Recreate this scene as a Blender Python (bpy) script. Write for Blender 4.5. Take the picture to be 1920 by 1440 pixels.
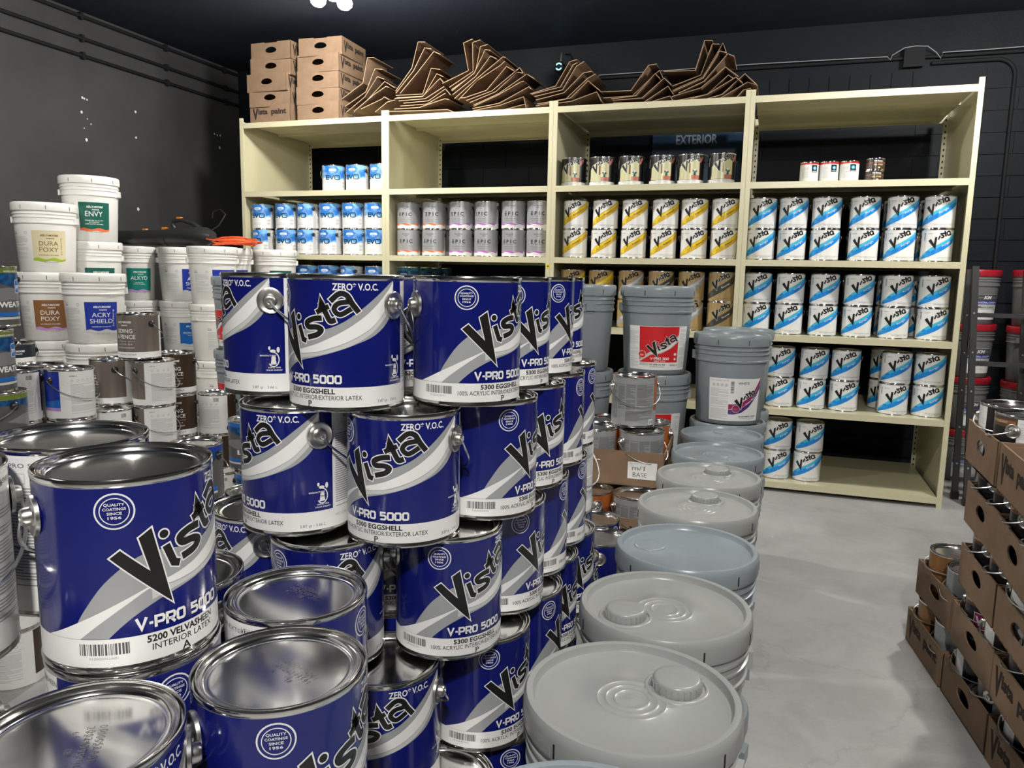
import bpy, bmesh, math, random
from mathutils import Vector, Matrix
for _o in list(bpy.data.objects): bpy.data.objects.remove(_o)
scene = bpy.context.scene
C = scene.collection
rng = random.Random(7)
PI = math.pi
# ------------------------------------------------------------------ camera
cam_d = bpy.data.cameras.new('camera'); cam = bpy.data.objects.new('camera', cam_d); C.objects.link(cam)
scene.camera = cam
cam_d.sensor_fit = 'HORIZONTAL'; cam_d.sensor_width = 36.0
cam_d.lens = 1429.66 / 1920 * 36.0
cam_d.clip_start = 0.02; cam_d.clip_end = 60
yaw, pit, roll = math.radians(-18.7178), math.radians(8.2458), math.radians(1.0966)
Fw = Vector((math.sin(yaw)*math.cos(pit), math.cos(yaw)*math.cos(pit), -math.sin(pit)))
Rt = Vector((math.cos(yaw), -math.sin(yaw), 0)); Up = Rt.cross(Fw)
R2 = Rt*math.cos(roll) + Up*math.sin(roll); U2 = -Rt*math.sin(roll) + Up*math.cos(roll)
m3 = Matrix((R2, U2, -Fw)).transposed()
cam.matrix_world = Matrix.Translation((3.8660, -4.9396, 1.3256)) @ m3.to_4x4()
# ------------------------------------------------------------------ world, exposure
w = bpy.data.worlds.new('world'); scene.world = w; w.use_nodes = True
w.node_tree.nodes['Background'].inputs[0].default_value = (0.75, 0.85, 1.0, 1)
w.node_tree.nodes['Background'].inputs[1].default_value = 0.03
scene.view_settings.view_transform = 'Standard'; scene.view_settings.look = 'None'
scene.view_settings.gamma = 1.0; scene.view_settings.use_curve_mapping = False
scene.view_settings.exposure = 0.78
# ceiling lamps: x, y, watts
CEIL = 3.10
LAMPS = [(1.318, -0.82, 78), (5.20, -0.62, 76), (4.5, -3.1, 40), (4.2, -5.85, 150), (0.95, -3.1, 56)]
LAMP_COL = (1.0, 0.968, 0.91)
# ------------------------------------------------------------------ materials
MATS = {}
def mat(name, col, rough=0.5, metal=0.0, spec=0.5, noise=None, bump=None, emit=None, coat=0.0):
    """noise=(scale, colour2, lo, hi) mixes a second colour by noise; bump=(scale, strength)"""
    if name in MATS: return MATS[name]
    m = bpy.data.materials.new(name); m.use_nodes = True
    nt = m.node_tree; b = nt.nodes['Principled BSDF']
    b.inputs['Base Color'].default_value = (*col, 1); b.inputs['Roughness'].default_value = rough
    b.inputs['Metallic'].default_value = metal; b.inputs['Specular IOR Level'].default_value = spec
    if coat: b.inputs['Coat Weight'].default_value = coat; b.inputs['Coat Roughness'].default_value = 0.08
    if noise or bump:
        tc = nt.nodes.new('ShaderNodeTexCoord')
    if noise:
        sc, c2, lo, hi = noise[:4]
        mp = nt.nodes.new('ShaderNodeMapping'); nt.links.new(tc.outputs['Object'], mp.inputs[0])
        if len(noise) > 4: mp.inputs['Scale'].default_value = noise[4]
        n = nt.nodes.new('ShaderNodeTexNoise'); n.inputs['Scale'].default_value = sc; n.inputs['Detail'].default_value = 5
        nt.links.new(mp.outputs[0], n.inputs['Vector'])
        r = nt.nodes.new('ShaderNodeValToRGB')
        r.color_ramp.elements[0].position = lo; r.color_ramp.elements[1].position = hi
        r.color_ramp.elements[0].color = (*col, 1); r.color_ramp.elements[1].color = (*c2, 1)
        nt.links.new(n.outputs['Fac'], r.inputs[0]); nt.links.new(r.outputs[0], b.inputs['Base Color'])
    if bump:
        n2 = nt.nodes.new('ShaderNodeTexNoise'); n2.inputs['Scale'].default_value = bump[0]; n2.inputs['Detail'].default_value = 4
        nt.links.new(tc.outputs['Object'], n2.inputs['Vector'])
        bp = nt.nodes.new('ShaderNodeBump'); bp.inputs['Strength'].default_value = bump[1]; bp.inputs['Distance'].default_value = 0.01
        nt.links.new(n2.outputs['Fac'], bp.inputs['Height']); nt.links.new(bp.outputs[0], b.inputs['Normal'])
    if emit:
        b.inputs['Emission Color'].default_value = (*emit[0], 1); b.inputs['Emission Strength'].default_value = emit[1]
    MATS[name] = m
    return m
TIN = mat('tinplate', (0.80, 0.79, 0.76), 0.13, 1.0, noise=(30, (0.66, 0.65, 0.62), 0.4, 0.7))
TIN2 = mat('tinplate_lid', (0.80, 0.79, 0.77), 0.15, 1.0, bump=(9, 0.03))
WIRE = mat('bail_wire', (0.72, 0.73, 0.74), 0.25, 1.0)
LUG = mat('lug_metal', (0.66, 0.65, 0.62), 0.3, 1.0)
BLKPL = mat('black_plastic', (0.012, 0.012, 0.013), 0.35)
P = lambda n, c, r=0.28, **k: mat('print_' + n, c, r, 0.0, 0.5, **k)
BLUE = P('navy_blue', (0.005, 0.009, 0.135), 0.16, coat=0.4); WHT = P('white', (0.80, 0.80, 0.79)); BLK = P('black', (0.012, 0.012, 0.012))
SIL = P('silver_grey', (0.33, 0.34, 0.35), 0.3); SIL2 = P('pale_grey', (0.56, 0.57, 0.57)); DGR = P('dark_grey', (0.09, 0.09, 0.095))
TXT = P('fine_text_grey', (0.30, 0.30, 0.31)); SEAL = P('seal_blue', (0.012, 0.02, 0.16))
CY1 = P('bright_blue', (0.01, 0.24, 0.72)); CY2 = P('light_blue', (0.05, 0.46, 0.80)); TEAL = P('teal_stripe', (0.10, 0.50, 0.60))
GOLD = P('gold', (0.66, 0.40, 0.025)); YEL = P('yellow', (0.80, 0.62, 0.03)); TAN = P('wood_tan', (0.46, 0.33, 0.15), 0.35, noise=(10, (0.33, 0.22, 0.09), 0.35, 0.7, (8, 8, 1)))
STR = P('charcoal_stripe', (0.055, 0.05, 0.045)); RED = P('red', (0.62, 0.02, 0.025)); CREAM = P('cream_green', (0.60, 0.60, 0.36)); ROSE = P('rose', (0.50, 0.16, 0.12))
EVB = P('water_blue', (0.03, 0.18, 0.58), noise=(22, (0.33, 0.58, 0.80), 0.42, 0.72)); EVB2 = P('pale_water_blue', (0.22, 0.50, 0.84)); EVT = P('deep_teal_text', (0.004, 0.03, 0.05))
EPG = mat('print_metallic_grey', (0.36, 0.37, 0.385), 0.34, 0.3); ORG = P('orange', (0.80, 0.16, 0.05)); PUR = P('purple', (0.45, 0.14, 0.50))
TAUPE = P('taupe', (0.175, 0.15, 0.125), 0.35, noise=(40, (0.12, 0.10, 0.085), 0.4, 0.75, (1, 1, .08))); BRN = P('dark_brown', (0.045, 0.025, 0.014), 0.3)
KMB = P('royal_blue', (0.015, 0.035, 0.32)); KMP = P('professional_blue', (0.01, 0.13, 0.48)); KMN = P('dark_navy', (0.015, 0.045, 0.11)); KMG = P('forest_green', (0.008, 0.10, 0.075)); KMT = P('sea_green', (0.01, 0.22, 0.18))
KMC = P('cream', (0.62, 0.56, 0.36)); KMBR = P('copper_brown', (0.24, 0.11, 0.04)); LIME = P('lime', (0.30, 0.44, 0.03)); LILAC = P('lilac', (0.50, 0.27, 0.60)); BRT = P('brown_text', (0.22, 0.12, 0.05))
PPGG = P('warm_grey', (0.085, 0.085, 0.085)); PPGL = P('light_grey', (0.19, 0.19, 0.195)); PPGB = P('picture_blue', (0.003, 0.035, 0.14), noise=(60, (0.006, 0.10, 0.27), 0.45, 0.65)); OLIV = P('olive', (0.13, 0.19, 0.03))
GPAN = P('panel_grey', (0.29, 0.30, 0.31)); GTXT = P('panel_text_grey', (0.16, 0.165, 0.17)); OWD = P('orange_wood', (0.42, 0.11, 0.02), 0.35, noise=(30, (0.22, 0.05, 0.01), 0.35, 0.7, (1, 1, .2)))
WDB = P('brown_wood', (0.30, 0.14, 0.045), 0.35, noise=(25, (0.16, 0.065, 0.02), 0.35, 0.7, (1, 1, .2))); MAG = P('magenta', (0.30, 0.015, 0.11)); VIO = P('violet', (0.065, 0.025, 0.17)); BRB = P('brown_band', (0.10, 0.055, 0.035)); BKL = P('label_black', (0.015, 0.013, 0.014), 0.3)
CARD = mat('cardboard', (0.245, 0.162, 0.104), 0.85, spec=0.2, noise=(14, (0.205, 0.135, 0.086), 0.35, 0.7), bump=(180, 0.08))
CARDP = mat('cardboard_print', (0.03, 0.022, 0.018), 0.8, spec=0.2)
PAPER = mat('paper', (0.82, 0.82, 0.80), 0.7)
GRYPL = mat('grey_plastic', (0.25, 0.285, 0.305), 0.3, noise=(6, (0.23, 0.265, 0.285), 0.4, 0.6))
GRYPL2 = mat('grey_plastic_pale', (0.32, 0.33, 0.325), 0.28)
GRYPL3 = mat('grey_plastic_bluish', (0.255, 0.295, 0.325), 0.28)
GRYD = mat('grey_plastic_dark', (0.17, 0.175, 0.175), 0.4)
WHTPL = mat('white_plastic', (0.80, 0.79, 0.76), 0.32, noise=(5, (0.76, 0.75, 0.72), 0.4, 0.6))
REDPL = mat('red_plastic', (0.36, 0.012, 0.025), 0.35)
STEEL = mat('cream_enamel', (0.62, 0.585, 0.40), 0.3, noise=(3, (0.585, 0.55, 0.375), 0.4, 0.65))
DARKM = mat('dark_slot', (0.01, 0.01, 0.01), 0.8)
# ------------------------------------------------------------------ object helpers
def link(name, data, parent=None, loc=(0, 0, 0), rz=0.0):
    o = bpy.data.objects.new(name, data); C.objects.link(o)
    o.location = loc
    if rz: o.rotation_euler = (0, 0, rz)
    if parent: o.parent = parent
    return o
def tag(o, label, cat, group=None, kind=None):
    o['label'] = label; o['category'] = cat
    if group: o['group'] = group
    if kind: o['kind'] = kind
    return o
def thing(name, label, cat, loc=(0, 0, 0), rz=0.0, group=None):
    o = link(name, None, None, loc, rz); o.empty_display_size = 0.05
    return tag(o, label, cat, group)
def struct(o):
    o['kind'] = 'structure'; return o
class MB:
    def __init__(s): s.v = []; s.f = []; s.mi = []; s.mats = []; s.sm = []
    def m(s, mt):
        if mt not in s.mats: s.mats.append(mt)
        return s.mats.index(mt)
    def add(s, vs, fs, mt, smooth=False):
        b = len(s.v); s.v += [tuple(p) for p in vs]; k = s.m(mt)
        for f in fs: s.f.append([b + i for i in f]); s.mi.append(k); s.sm.append(smooth)
        return s
    def box(s, lo, hi, mt, M=None):
        x0, y0, z0 = lo; x1, y1, z1 = hi
        vs = [(x0,y0,z0),(x1,y0,z0),(x1,y1,z0),(x0,y1,z0),(x0,y0,z1),(x1,y0,z1),(x1,y1,z1),(x0,y1,z1)]
        if M is not None: vs = [M @ Vector(p) for p in vs]
        return s.add(vs, [(0,3,2,1),(4,5,6,7),(0,1,5,4),(1,2,6,5),(2,3,7,6),(3,0,4,7)], mt)
    def lathe(s, prof, mt, n=48, closed=False, smooth=True, c=(0, 0)):
        """prof [(r,z)]; r==0 ends become a fan"""
        vs = []; fs = []; rows = []
        for r, z in prof:
            if r < 1e-7: rows.append([len(vs)]); vs.append((c[0], c[1], z))
            else:
                rows.append(list(range(len(vs), len(vs) + n)))
                for i in range(n):
                    a = 2*PI*i/n; vs.append((c[0] + r*math.sin(a), c[1] - r*math.cos(a), z))
        for a, b in zip(rows, rows[1:]):
            for i in range(n):
                j = (i+1) % n
                if len(a) == 1 and len(b) == 1: continue
                if len(a) == 1: fs.append((a[0], b[j], b[i]))
                elif len(b) == 1: fs.append((a[i], a[j], b[0]))
                else: fs.append((a[i], a[j], b[j], b[i]))
        return s.add(vs, fs, mt, smooth)
    def tube(s, pts, r, mt, n=8, closed=False, cap=True):
        pts = [Vector(p) for p in pts]; vs = []; fs = []; N = len(pts)
        t0 = (pts[1]-pts[0]).normalized()
        up = Vector((0,0,1)) if abs(t0.z) < .9 else Vector((1,0,0))
        nn = t0.cross(up).normalized()
        for i, p in enumerate(pts):
            if closed: t = (pts[(i+1) % N] - pts[i-1]).normalized()
            else: t = (pts[min(i+1, N-1)] - pts[max(i-1, 0)]).normalized()
            nn = (nn - t*nn.dot(t)).normalized(); bb = t.cross(nn)
            rr = r[i] if isinstance(r, (list, tuple)) else r
            for k in range(n):
                a = 2*PI*k/n; vs.append(p + nn*rr*math.cos(a) + bb*rr*math.sin(a))
        rg = N if closed else N-1
        for i in range(rg):
            for k in range(n):
                a, b = i*n+k, i*n+(k+1) % n; q = ((i+1) % N)*n
                fs.append((a, b, q+(k+1) % n, q+k))
        if cap and not closed:
            fs.append(tuple(reversed(range(n)))); fs.append(tuple(range((N-1)*n, N*n)))
        return s.add(vs, fs, mt, True)
    def mesh(s, name):
        me = bpy.data.meshes.new(name); me.from_pydata(s.v, [], s.f)
        for mt in s.mats: me.materials.append(mt)
        me.polygons.foreach_set('material_index', s.mi); me.polygons.foreach_set('use_smooth', s.sm)
        me.update()
        if any(s.sm): me.set_sharp_from_angle(angle=math.radians(42))
        return me
    def build(s, name, parent=None, loc=(0, 0, 0), rz=0.0):
        return link(name, s.mesh(name), parent, loc, rz)
# ------------------------------------------------------------------ flat art -> wrapped print
TCACHE = {}
def text_tris(txt, bold=0.0, res=2):
    k = (txt, bold, res)
    if k in TCACHE: return TCACHE[k]
    cu = bpy.data.curves.new('t', 'FONT'); cu.body = txt; cu.resolution_u = res; cu.offset = bold; cu.fill_mode = 'FRONT'
    o = bpy.data.objects.new('t', cu); C.objects.link(o)
    bpy.context.view_layer.update()
    dg = bpy.context.evaluated_depsgraph_get(); me = o.evaluated_get(dg).to_mesh()
    me.calc_loop_triangles()
    vs = [(v.co.x, v.co.y) for v in me.vertices]
    tr = []
    for t in me.loop_triangles:
        a, b, c = (vs[i] for i in t.vertices)
        if (b[0]-a[0])*(c[1]-a[1])-(b[1]-a[1])*(c[0]-a[0]) < 0: b, c = c, b
        tr.append((a, b, c))
    xs = [v[0] for v in vs] or [0]
    out = (tr, min(xs), max(xs))
    o.evaluated_get(dg).to_mesh_clear(); bpy.data.objects.remove(o); bpy.data.curves.remove(cu)
    TCACHE[k] = out
    return out
def cr(pts, n=5, closed=False):
    P_ = [Vector(p) for p in pts]; out = []
    for i in range(len(P_)-1):
        p0 = P_[i-1] if i else P_[0]*2-P_[1]; p1, p2 = P_[i], P_[i+1]; p3 = P_[i+2] if i+2 < len(P_) else P_[-1]*2-P_[-2]
        for k in range(n):
            t = k/n; out.append(tuple(.5*((2*p1)+(p2-p0)*t+(2*p0-5*p1+4*p2-p3)*t*t+(3*p1-p0-3*p2+p3)*t**3)))
    return out+[tuple(P_[-1])]
class Art:
    """flat artwork in millimetres: list of (convex poly, material, level)"""
    def __init__(s): s.p = []
    def tri(s, poly, mt, lv): s.p.append((poly, mt, lv))
    def rect(s, x0, y0, x1, y1, mt, lv=1): s.p.append(([(x0,y0),(x1,y0),(x1,y1),(x0,y1)], mt, lv)); return s
    def poly(s, pts, mt, lv=1):
        bm = bmesh.new(); f = bm.faces.new([bm.verts.new((x, y, 0)) for x, y in pts]); f.normal_update()
        bmesh.ops.triangulate(bm, faces=[f])
        for f in bm.faces:
            q = [(v.co.x, v.co.y) for v in f.verts]
            if (q[1][0]-q[0][0])*(q[2][1]-q[0][1])-(q[1][1]-q[0][1])*(q[2][0]-q[0][0]) < 0: q.reverse()
            s.p.append((q, mt, lv))
        bm.free(); return s
    def stroke(s, pts, w, mt, lv=1, ext=0.0):
        pts = [Vector(p) for p in pts]; n = len(pts)
        if ext:
            pts[0] = pts[0] + (pts[0]-pts[1]).normalized()*ext; pts[-1] = pts[-1] + (pts[-1]-pts[-2]).normalized()*ext
        L = []; Rr = []
        for i, p in enumerate(pts):
            d1 = (pts[i]-pts[i-1]).normalized() if i else (pts[1]-pts[0]).normalized()
            d2 = (pts[i+1]-pts[i]).normalized() if i < n-1 else d1
            n1 = Vector((-d1.y, d1.x)); n2 = Vector((-d2.y, d2.x)); mm = (n1+n2)
            mm = mm.normalized() if mm.length > 1e-4 else n1
            k = w/2/max(mm.dot(n1), 0.45); L.append(p+mm*k); Rr.append(p-mm*k)
        for i in range(n-1): s.p.append(([tuple(Rr[i]), tuple(Rr[i+1]), tuple(L[i+1]), tuple(L[i])], mt, lv))
        return s
    def disc(s, x, y, r, mt, lv=1, n=20, ry=None):
        ry = ry or r
        s.p.append(([(x+r*math.cos(2*PI*i/n), y+ry*math.sin(2*PI*i/n)) for i in range(n)], mt, lv)); return s
    def ring(s, x, y, r0, r1, mt, lv=1, n=24):
        pt = lambda r, i: (x+r*math.cos(2*PI*i/n), y+r*math.sin(2*PI*i/n))
        for i in range(n): s.p.append(([pt(r0,i), pt(r1,i), pt(r1,i+1), pt(r0,i+1)], mt, lv))
        return s
    def text(s, txt, x, y, cap, mt, lv=2, al='c', sx=1.0, rot=0.0, bold=0.0, shear=0.0, res=2, width=None):
        if not txt: return s
        tr, a, b = text_tris(txt, bold, res); k = cap/0.73
        if width: sx = width/((b-a)*k)
        ox = {'c': -(a+b)/2, 'l': -a, 'r': -b}[al]
        ca, sa = math.cos(math.radians(rot)), math.sin(math.radians(rot))
        for t in tr:
            q = []
            for px, py in t:
                X = ((px+ox)*sx + py*shear)*k; Y = py*k
                q.append((x + X*ca - Y*sa, y + X*sa + Y*ca))
            s.p.append((q, mt, lv))
        return s
    def lines(s, x0, y0, x1, y1, mt, lv=2, pitch=4.0, th=1.6, seed=1):
        r = random.Random(seed); y = y1
        while y > y0:
            if r.random() < .9: s.rect(x0, y-th, x0+(x1-x0)*(1 if r.random() < .7 else r.uniform(.4, .95)), y, mt, lv)
            y -= pitch
        return s
    def barcode(s, x0, y0, x1, y1, mt, lv=2, seed=3, vert=False):
        r = random.Random(seed); L = (y1-y0) if vert else (x1-x0); t = 0
        while t < L-.6:
            wd = r.choice((.6, .9, 1.4, 1.9)); wd = min(wd, L-t)
            if vert: s.rect(x0, y0+t, x1, y0+t+wd, mt, lv)
            else: s.rect(x0+t, y0, x0+t+wd, y1, mt, lv)
            t += wd + r.choice((.5, .8, 1.2))
        return s
    def wrap(s, name, R, n=64, R1=None, H=None, step=0.00014):
        """wrap round a cylinder (or a cone R at z=0 to R1 at z=H); x mm along the arc of R, 0 in front (-Y)"""
        mb = MB(); w = 2*PI*R*1000/n; vkey = {}
        cs = [(math.sin(2*PI*i/n), -math.cos(2*PI*i/n)) for i in range(n)]
        def clip(q, x, keep_gt):
            out = []
            for a, b in zip(q, q[1:]+q[:1]):
                ia = a[0] >= x if keep_gt else a[0] <= x; ib = b[0] >= x if keep_gt else b[0] <= x
                if ia: out.append(a)
                if ia != ib and abs(b[0]-a[0]) > 1e-12:
                    t = (x-a[0])/(b[0]-a[0]); out.append((x, a[1]+t*(b[1]-a[1])))
            return out
        for poly, mt, lv in s.p:
            xs = [p[0] for p in poly]; i0 = math.floor(min(xs)/w+1e-6); i1 = math.ceil(max(xs)/w-1e-6)
            for i in range(i0, max(i1, i0+1)):
                q = poly
                if min(xs) < i*w-1e-9: q = clip(q, i*w, True)
                if q and max(xs) > (i+1)*w+1e-9: q = clip(q, (i+1)*w, False)
                if len(q) < 3: continue
                idx = []
                for x, y in q:
                    t = x/w - i; z = y/1000
                    r = R if R1 is None else R+(R1-R)*z/H
                    r += lv*step
                    c0, c1 = cs[i % n], cs[(i+1) % n]
                    k = (i, round(x, 3), round(y, 3), lv)
                    if k not in vkey:
                        vkey[k] = len(mb.v); mb.v.append((r*(c0[0]+(c1[0]-c0[0])*t), r*(c0[1]+(c1[1]-c0[1])*t), z))
                    if not idx or idx[-1] != vkey[k]: idx.append(vkey[k])
                if len(idx) > 1 and idx[0] == idx[-1]: idx.pop()
                if len(set(idx)) < 3: continue
                mb.f.append(idx); mb.mi.append(mb.m(mt)); mb.sm.append(True)
        me = mb.mesh(name)
        nz = 0.0 if R1 is None else (R-R1)/H
        me.normals_split_custom_set_from_vertices([Vector((v[0], v[1], 0)).normalized()+Vector((0, 0, nz)) for v in mb.v])
        return me
    def flat(s, name, M, step=0.0002):
        mb = MB()
        for poly, mt, lv in s.p: mb.add([M @ Vector((x/1000, y/1000, lv*step)) for x, y in poly], [tuple(range(len(poly)))], mt)
        return mb.mesh(name)
ORD = ['first', 'second', 'third', 'fourth', 'fifth', 'sixth', 'seventh', 'eighth', 'ninth', 'tenth', 'eleventh', 'twelfth']
# ------------------------------------------------------------------ structure of the room
XL, YB, XR, YF = -0.90, 1.15, 9.0, -9.0
def wall_mat(name, c1, c2, rough, scuff=None):
    m = mat(name, c1, rough, spec=0.12, noise=(1.6, c2, 0.35, 0.7), bump=(60, 0.12))
    return m
WALL_L = wall_mat('black_wall_paint', (0.048, 0.048, 0.049), (0.066, 0.066, 0.066), 0.55)
WALL_B = wall_mat('blue_black_wall_paint', (0.0055, 0.0072, 0.0105), (0.0085, 0.0105, 0.0145), 0.55)
CEILM = wall_mat('navy_ceiling_paint', (0.022, 0.028, 0.040), (0.029, 0.035, 0.049), 0.6)
def floor_material():
    m = bpy.data.materials.new('concrete_floor'); m.use_nodes = True; nt = m.node_tree; b = nt.nodes['Principled BSDF']
    N = lambda t: nt.nodes.new(t); lk = nt.links.new
    tc = N('ShaderNodeTexCoord')
    def noise(sc, det=6, rough=.6, dist=0):
        n = N('ShaderNodeTexNoise'); n.inputs['Scale'].default_value = sc; n.inputs['Detail'].default_value = det; n.inputs['Roughness'].default_value = rough; n.inputs['Distortion'].default_value = dist
        lk(tc.outputs['Object'], n.inputs['Vector']); return n
    def ramp(src, stops):
        r = N('ShaderNodeValToRGB'); e = r.color_ramp.elements
        while len(e) < len(stops): e.new(0.5)
        for el, (p, c) in zip(e, stops): el.position = p; el.color = (*c, 1) if len(c) == 3 else c
        lk(src, r.inputs[0]); return r
    base = ramp(noise(1.1, 5).outputs['Fac'], [(0.3, (0.385, 0.385, 0.385)), (0.7, (0.465, 0.463, 0.46))])
    st = ramp(noise(3.7, 8, .7, .6).outputs['Fac'], [(0.42, (1, 1, 1)), (0.66, (0.80, 0.79, 0.78))])
    mx = N('ShaderNodeMix'); mx.data_type = 'RGBA'; mx.blend_type = 'MULTIPLY'; mx.inputs[0].default_value = .8
    lk(base.outputs[0], mx.inputs[6]); lk(st.outputs[0], mx.inputs[7])
    sp = ramp(noise(130, 2).outputs['Fac'], [(0.71, (0, 0, 0)), (0.76, (1, 1, 1))])
    mx2 = N('ShaderNodeMix'); mx2.data_type = 'RGBA'; lk(sp.outputs[0], mx2.inputs[0]); lk(mx.outputs[2], mx2.inputs[6]); mx2.inputs[7].default_value = (0.62, 0.61, 0.60, 1)
    # cracks
    vo = N('ShaderNodeTexVoronoi'); vo.feature = 'DISTANCE_TO_EDGE'; vo.inputs['Scale'].default_value = 0.75
    nz = noise(4, 6); ad = N('ShaderNodeVectorMath'); ad.operation = 'MULTIPLY_ADD'; ad.inputs[1].default_value = (.35, .35, .35)
    lk(nz.outputs['Color'], ad.inputs[0]); lk(tc.outputs['Object'], ad.inputs[2]); lk(ad.outputs[0], vo.inputs['Vector'])
    cr = ramp(vo.outputs['Distance'], [(0.0, (0.55, 0.55, 0.55)), (0.006, (1, 1, 1))])
    mx3 = N('ShaderNodeMix'); mx3.data_type = 'RGBA'; mx3.blend_type = 'MULTIPLY'; mx3.inputs[0].default_value = .3
    lk(mx2.outputs[2], mx3.inputs[6]); lk(cr.outputs[0], mx3.inputs[7]); lk(mx3.outputs[2], b.inputs['Base Color'])
    rr = ramp(noise(2.3).outputs['Fac'], [(0.3, (.38, .38, .38)), (0.7, (.58, .58, .58))]); lk(rr.outputs[0], b.inputs['Roughness'])
    bp = N('ShaderNodeBump'); bp.inputs['Strength'].default_value = .12; bp.inputs['Distance'].default_value = .01; lk(noise(45).outputs['Fac'], bp.inputs['Height']); lk(bp.outputs[0], b.inputs['Normal'])
    return m
FLOORM = floor_material()
struct(MB().box((XL-.2, YF, -.12), (XR, YB+.2, 0), FLOORM).build('floor'))
struct(MB().box((XL-.2, YF, CEIL), (XR, YB+.2, CEIL+.15), CEILM).build('ceiling'))
wl = struct(MB().box((XL-.2, YF, 0), (XL, YB+.2, CEIL), WALL_L).build('wall_left'))
wb = struct(MB().box((XL, YB, 0), (XR, YB+.2, CEIL), WALL_B).build('wall_back'))
struct(MB().box((XR, YF, 0), (XR+.2, YB+.2, CEIL), WALL_L).build('wall_right'))
struct(MB().box((XL-.2, YF-.2, 0), (XR+.2, YF, CEIL), WALL_L).build('wall_front'))
# painted blocks of the back wall: running bond below, upright course above the shelving
bh, bw = .1425, .40
blk = MB().box((0, -.008, .004), (bw-.007, 0, bh-.004), WALL_B).mesh('block')
sol = MB().box((0, -.008, 0), (.127, 0, .335), WALL_B).mesh('block')
half = MB().box((0, -.008, .004), (bw/2-.007, 0, bh-.004), WALL_B).mesh('block')
for r in range(19):
    z = .045 + r*bh
    if z + bh > 2.76: break
    x = XL + .02
    if r % 2: link('block', half, wb, (x, YB, z)); x += bw/2
    while x < 5.75:
        if not (z > 2.28 and 2.75 < x+bw/2 < 4.9): link('block', blk, wb, (x, YB, z))
        x += bw
x = 2.94
while x < 4.83:
    link('block', sol, wb, (x, YB, 2.415)); x += .1335
# white scuffs and screw holes on the left wall
SCUF = mat('bare_plaster', (0.75, 0.75, 0.73), 0.8); SCUF2 = mat('grey_scuff', (0.11, 0.11, 0.11), 0.7)
hm = MB()
for (y, z, r) in [(-.562,2.511,.010),(-.545,2.507,.009),(-.522,2.504,.007),(-.574,2.409,.011),(-.547,2.222,.013),(-.078,2.507,.011),(-.085,2.314,.010),(.808,2.496,.010),(.842,2.492,.009),(.884,2.495,.010),(.871,2.387,.013),(-.10,1.77,.014),(-.53,2.37,.005),(-.50,2.34,.006),(-.56,2.30,.005)]:
    n = 9; c = [(XL+.0015, y, z)]
    vs = c + [(XL+.0008, y+r*(.75+.35*rng.random())*math.cos(2*PI*i/n), z+r*(.75+.35*rng.random())*math.sin(2*PI*i/n)) for i in range(n)]
    hm.add(vs, [(0, i+1, (i+1) % n+1) for i in range(n)], SCUF)
hm.build('paint_chips', wl)['kind'] = 'stuff'
# conduits on the left wall
COND = mat('painted_conduit', (0.013, 0.014, 0.016), 0.65, spec=0.12)
for z, lab in ((3.065, 'uppermost black conduit along the left wall under the ceiling'), (2.915, 'middle of three black conduits along the left wall'), (2.797, 'lowest of three black conduits along the left wall')):
    t = thing('conduit', lab, 'conduit', (XL, 0, z), group='conduits on the left wall')
    MB().tube([(.016, -7, 0), (.016, YB-.01, 0)], .0125, COND, 10).build('pipe', t)
    for y in (-2.2, -.55, .25, .95):
        MB().box((.0, y-.012, -.024), (.031, y+.012, .024), COND).build('strap', t)
# conduit and junction box on the back wall
t = thing('conduit', 'black conduit run across the back wall above the shelving', 'conduit', (0, YB, 0))
MB().tube([(2.45, -.022, 2.838), (5.6, -.022, 2.838)], .0125, COND, 10).build('pipe', t)
a = [(4.78, -.024, 2.795), (5.17, -.024, 2.795)] + [(5.17+.11*math.sin(k*PI/16), -.024, 2.685+.11*math.cos(k*PI/16)) for k in range(1, 9)] + [(5.285, -.024, .02)]
tag(MB().tube(a, .0125, COND, 10).build('bent_conduit', None, (0, YB, 0)), 'black conduit bending down the back wall right of the shelving', 'conduit')
t = thing('junction_box', 'square black junction box on the back wall above rightmost bay', 'junction box', (4.665, YB, 2.835))
MB().box((-.06, -.055, -.06), (.06, -.001, .06), COND).build('body', t)
MB().box((-.064, -.062, -.064), (.064, -.055, .064), COND).build('cover', t)
WCAB = mat('pale_cable', (0.30, 0.31, 0.33), 0.5)
cb = MB()
cb.tube([(2.47,-.035,2.80),(2.475,-.035,2.856),(3.0,-.033,2.858),(3.6,-.036,2.862),(4.2,-.034,2.857),(4.5,-.036,2.852),(4.52,-.036,2.83),(4.53,-.036,2.86),(4.6,-.07,2.895),(4.665,-.075,2.90),(4.74,-.07,2.895),(4.80,-.036,2.86),(4.83,-.036,2.82),(4.84,-.036,2.858),(5.1,-.034,2.858),(5.4,-.036,2.862)], .003, WCAB, 6)
tag(cb.build('low_voltage_cable', None, (0, YB, 0)), 'thin pale cable strapped along the back wall conduit', 'cable')
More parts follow.
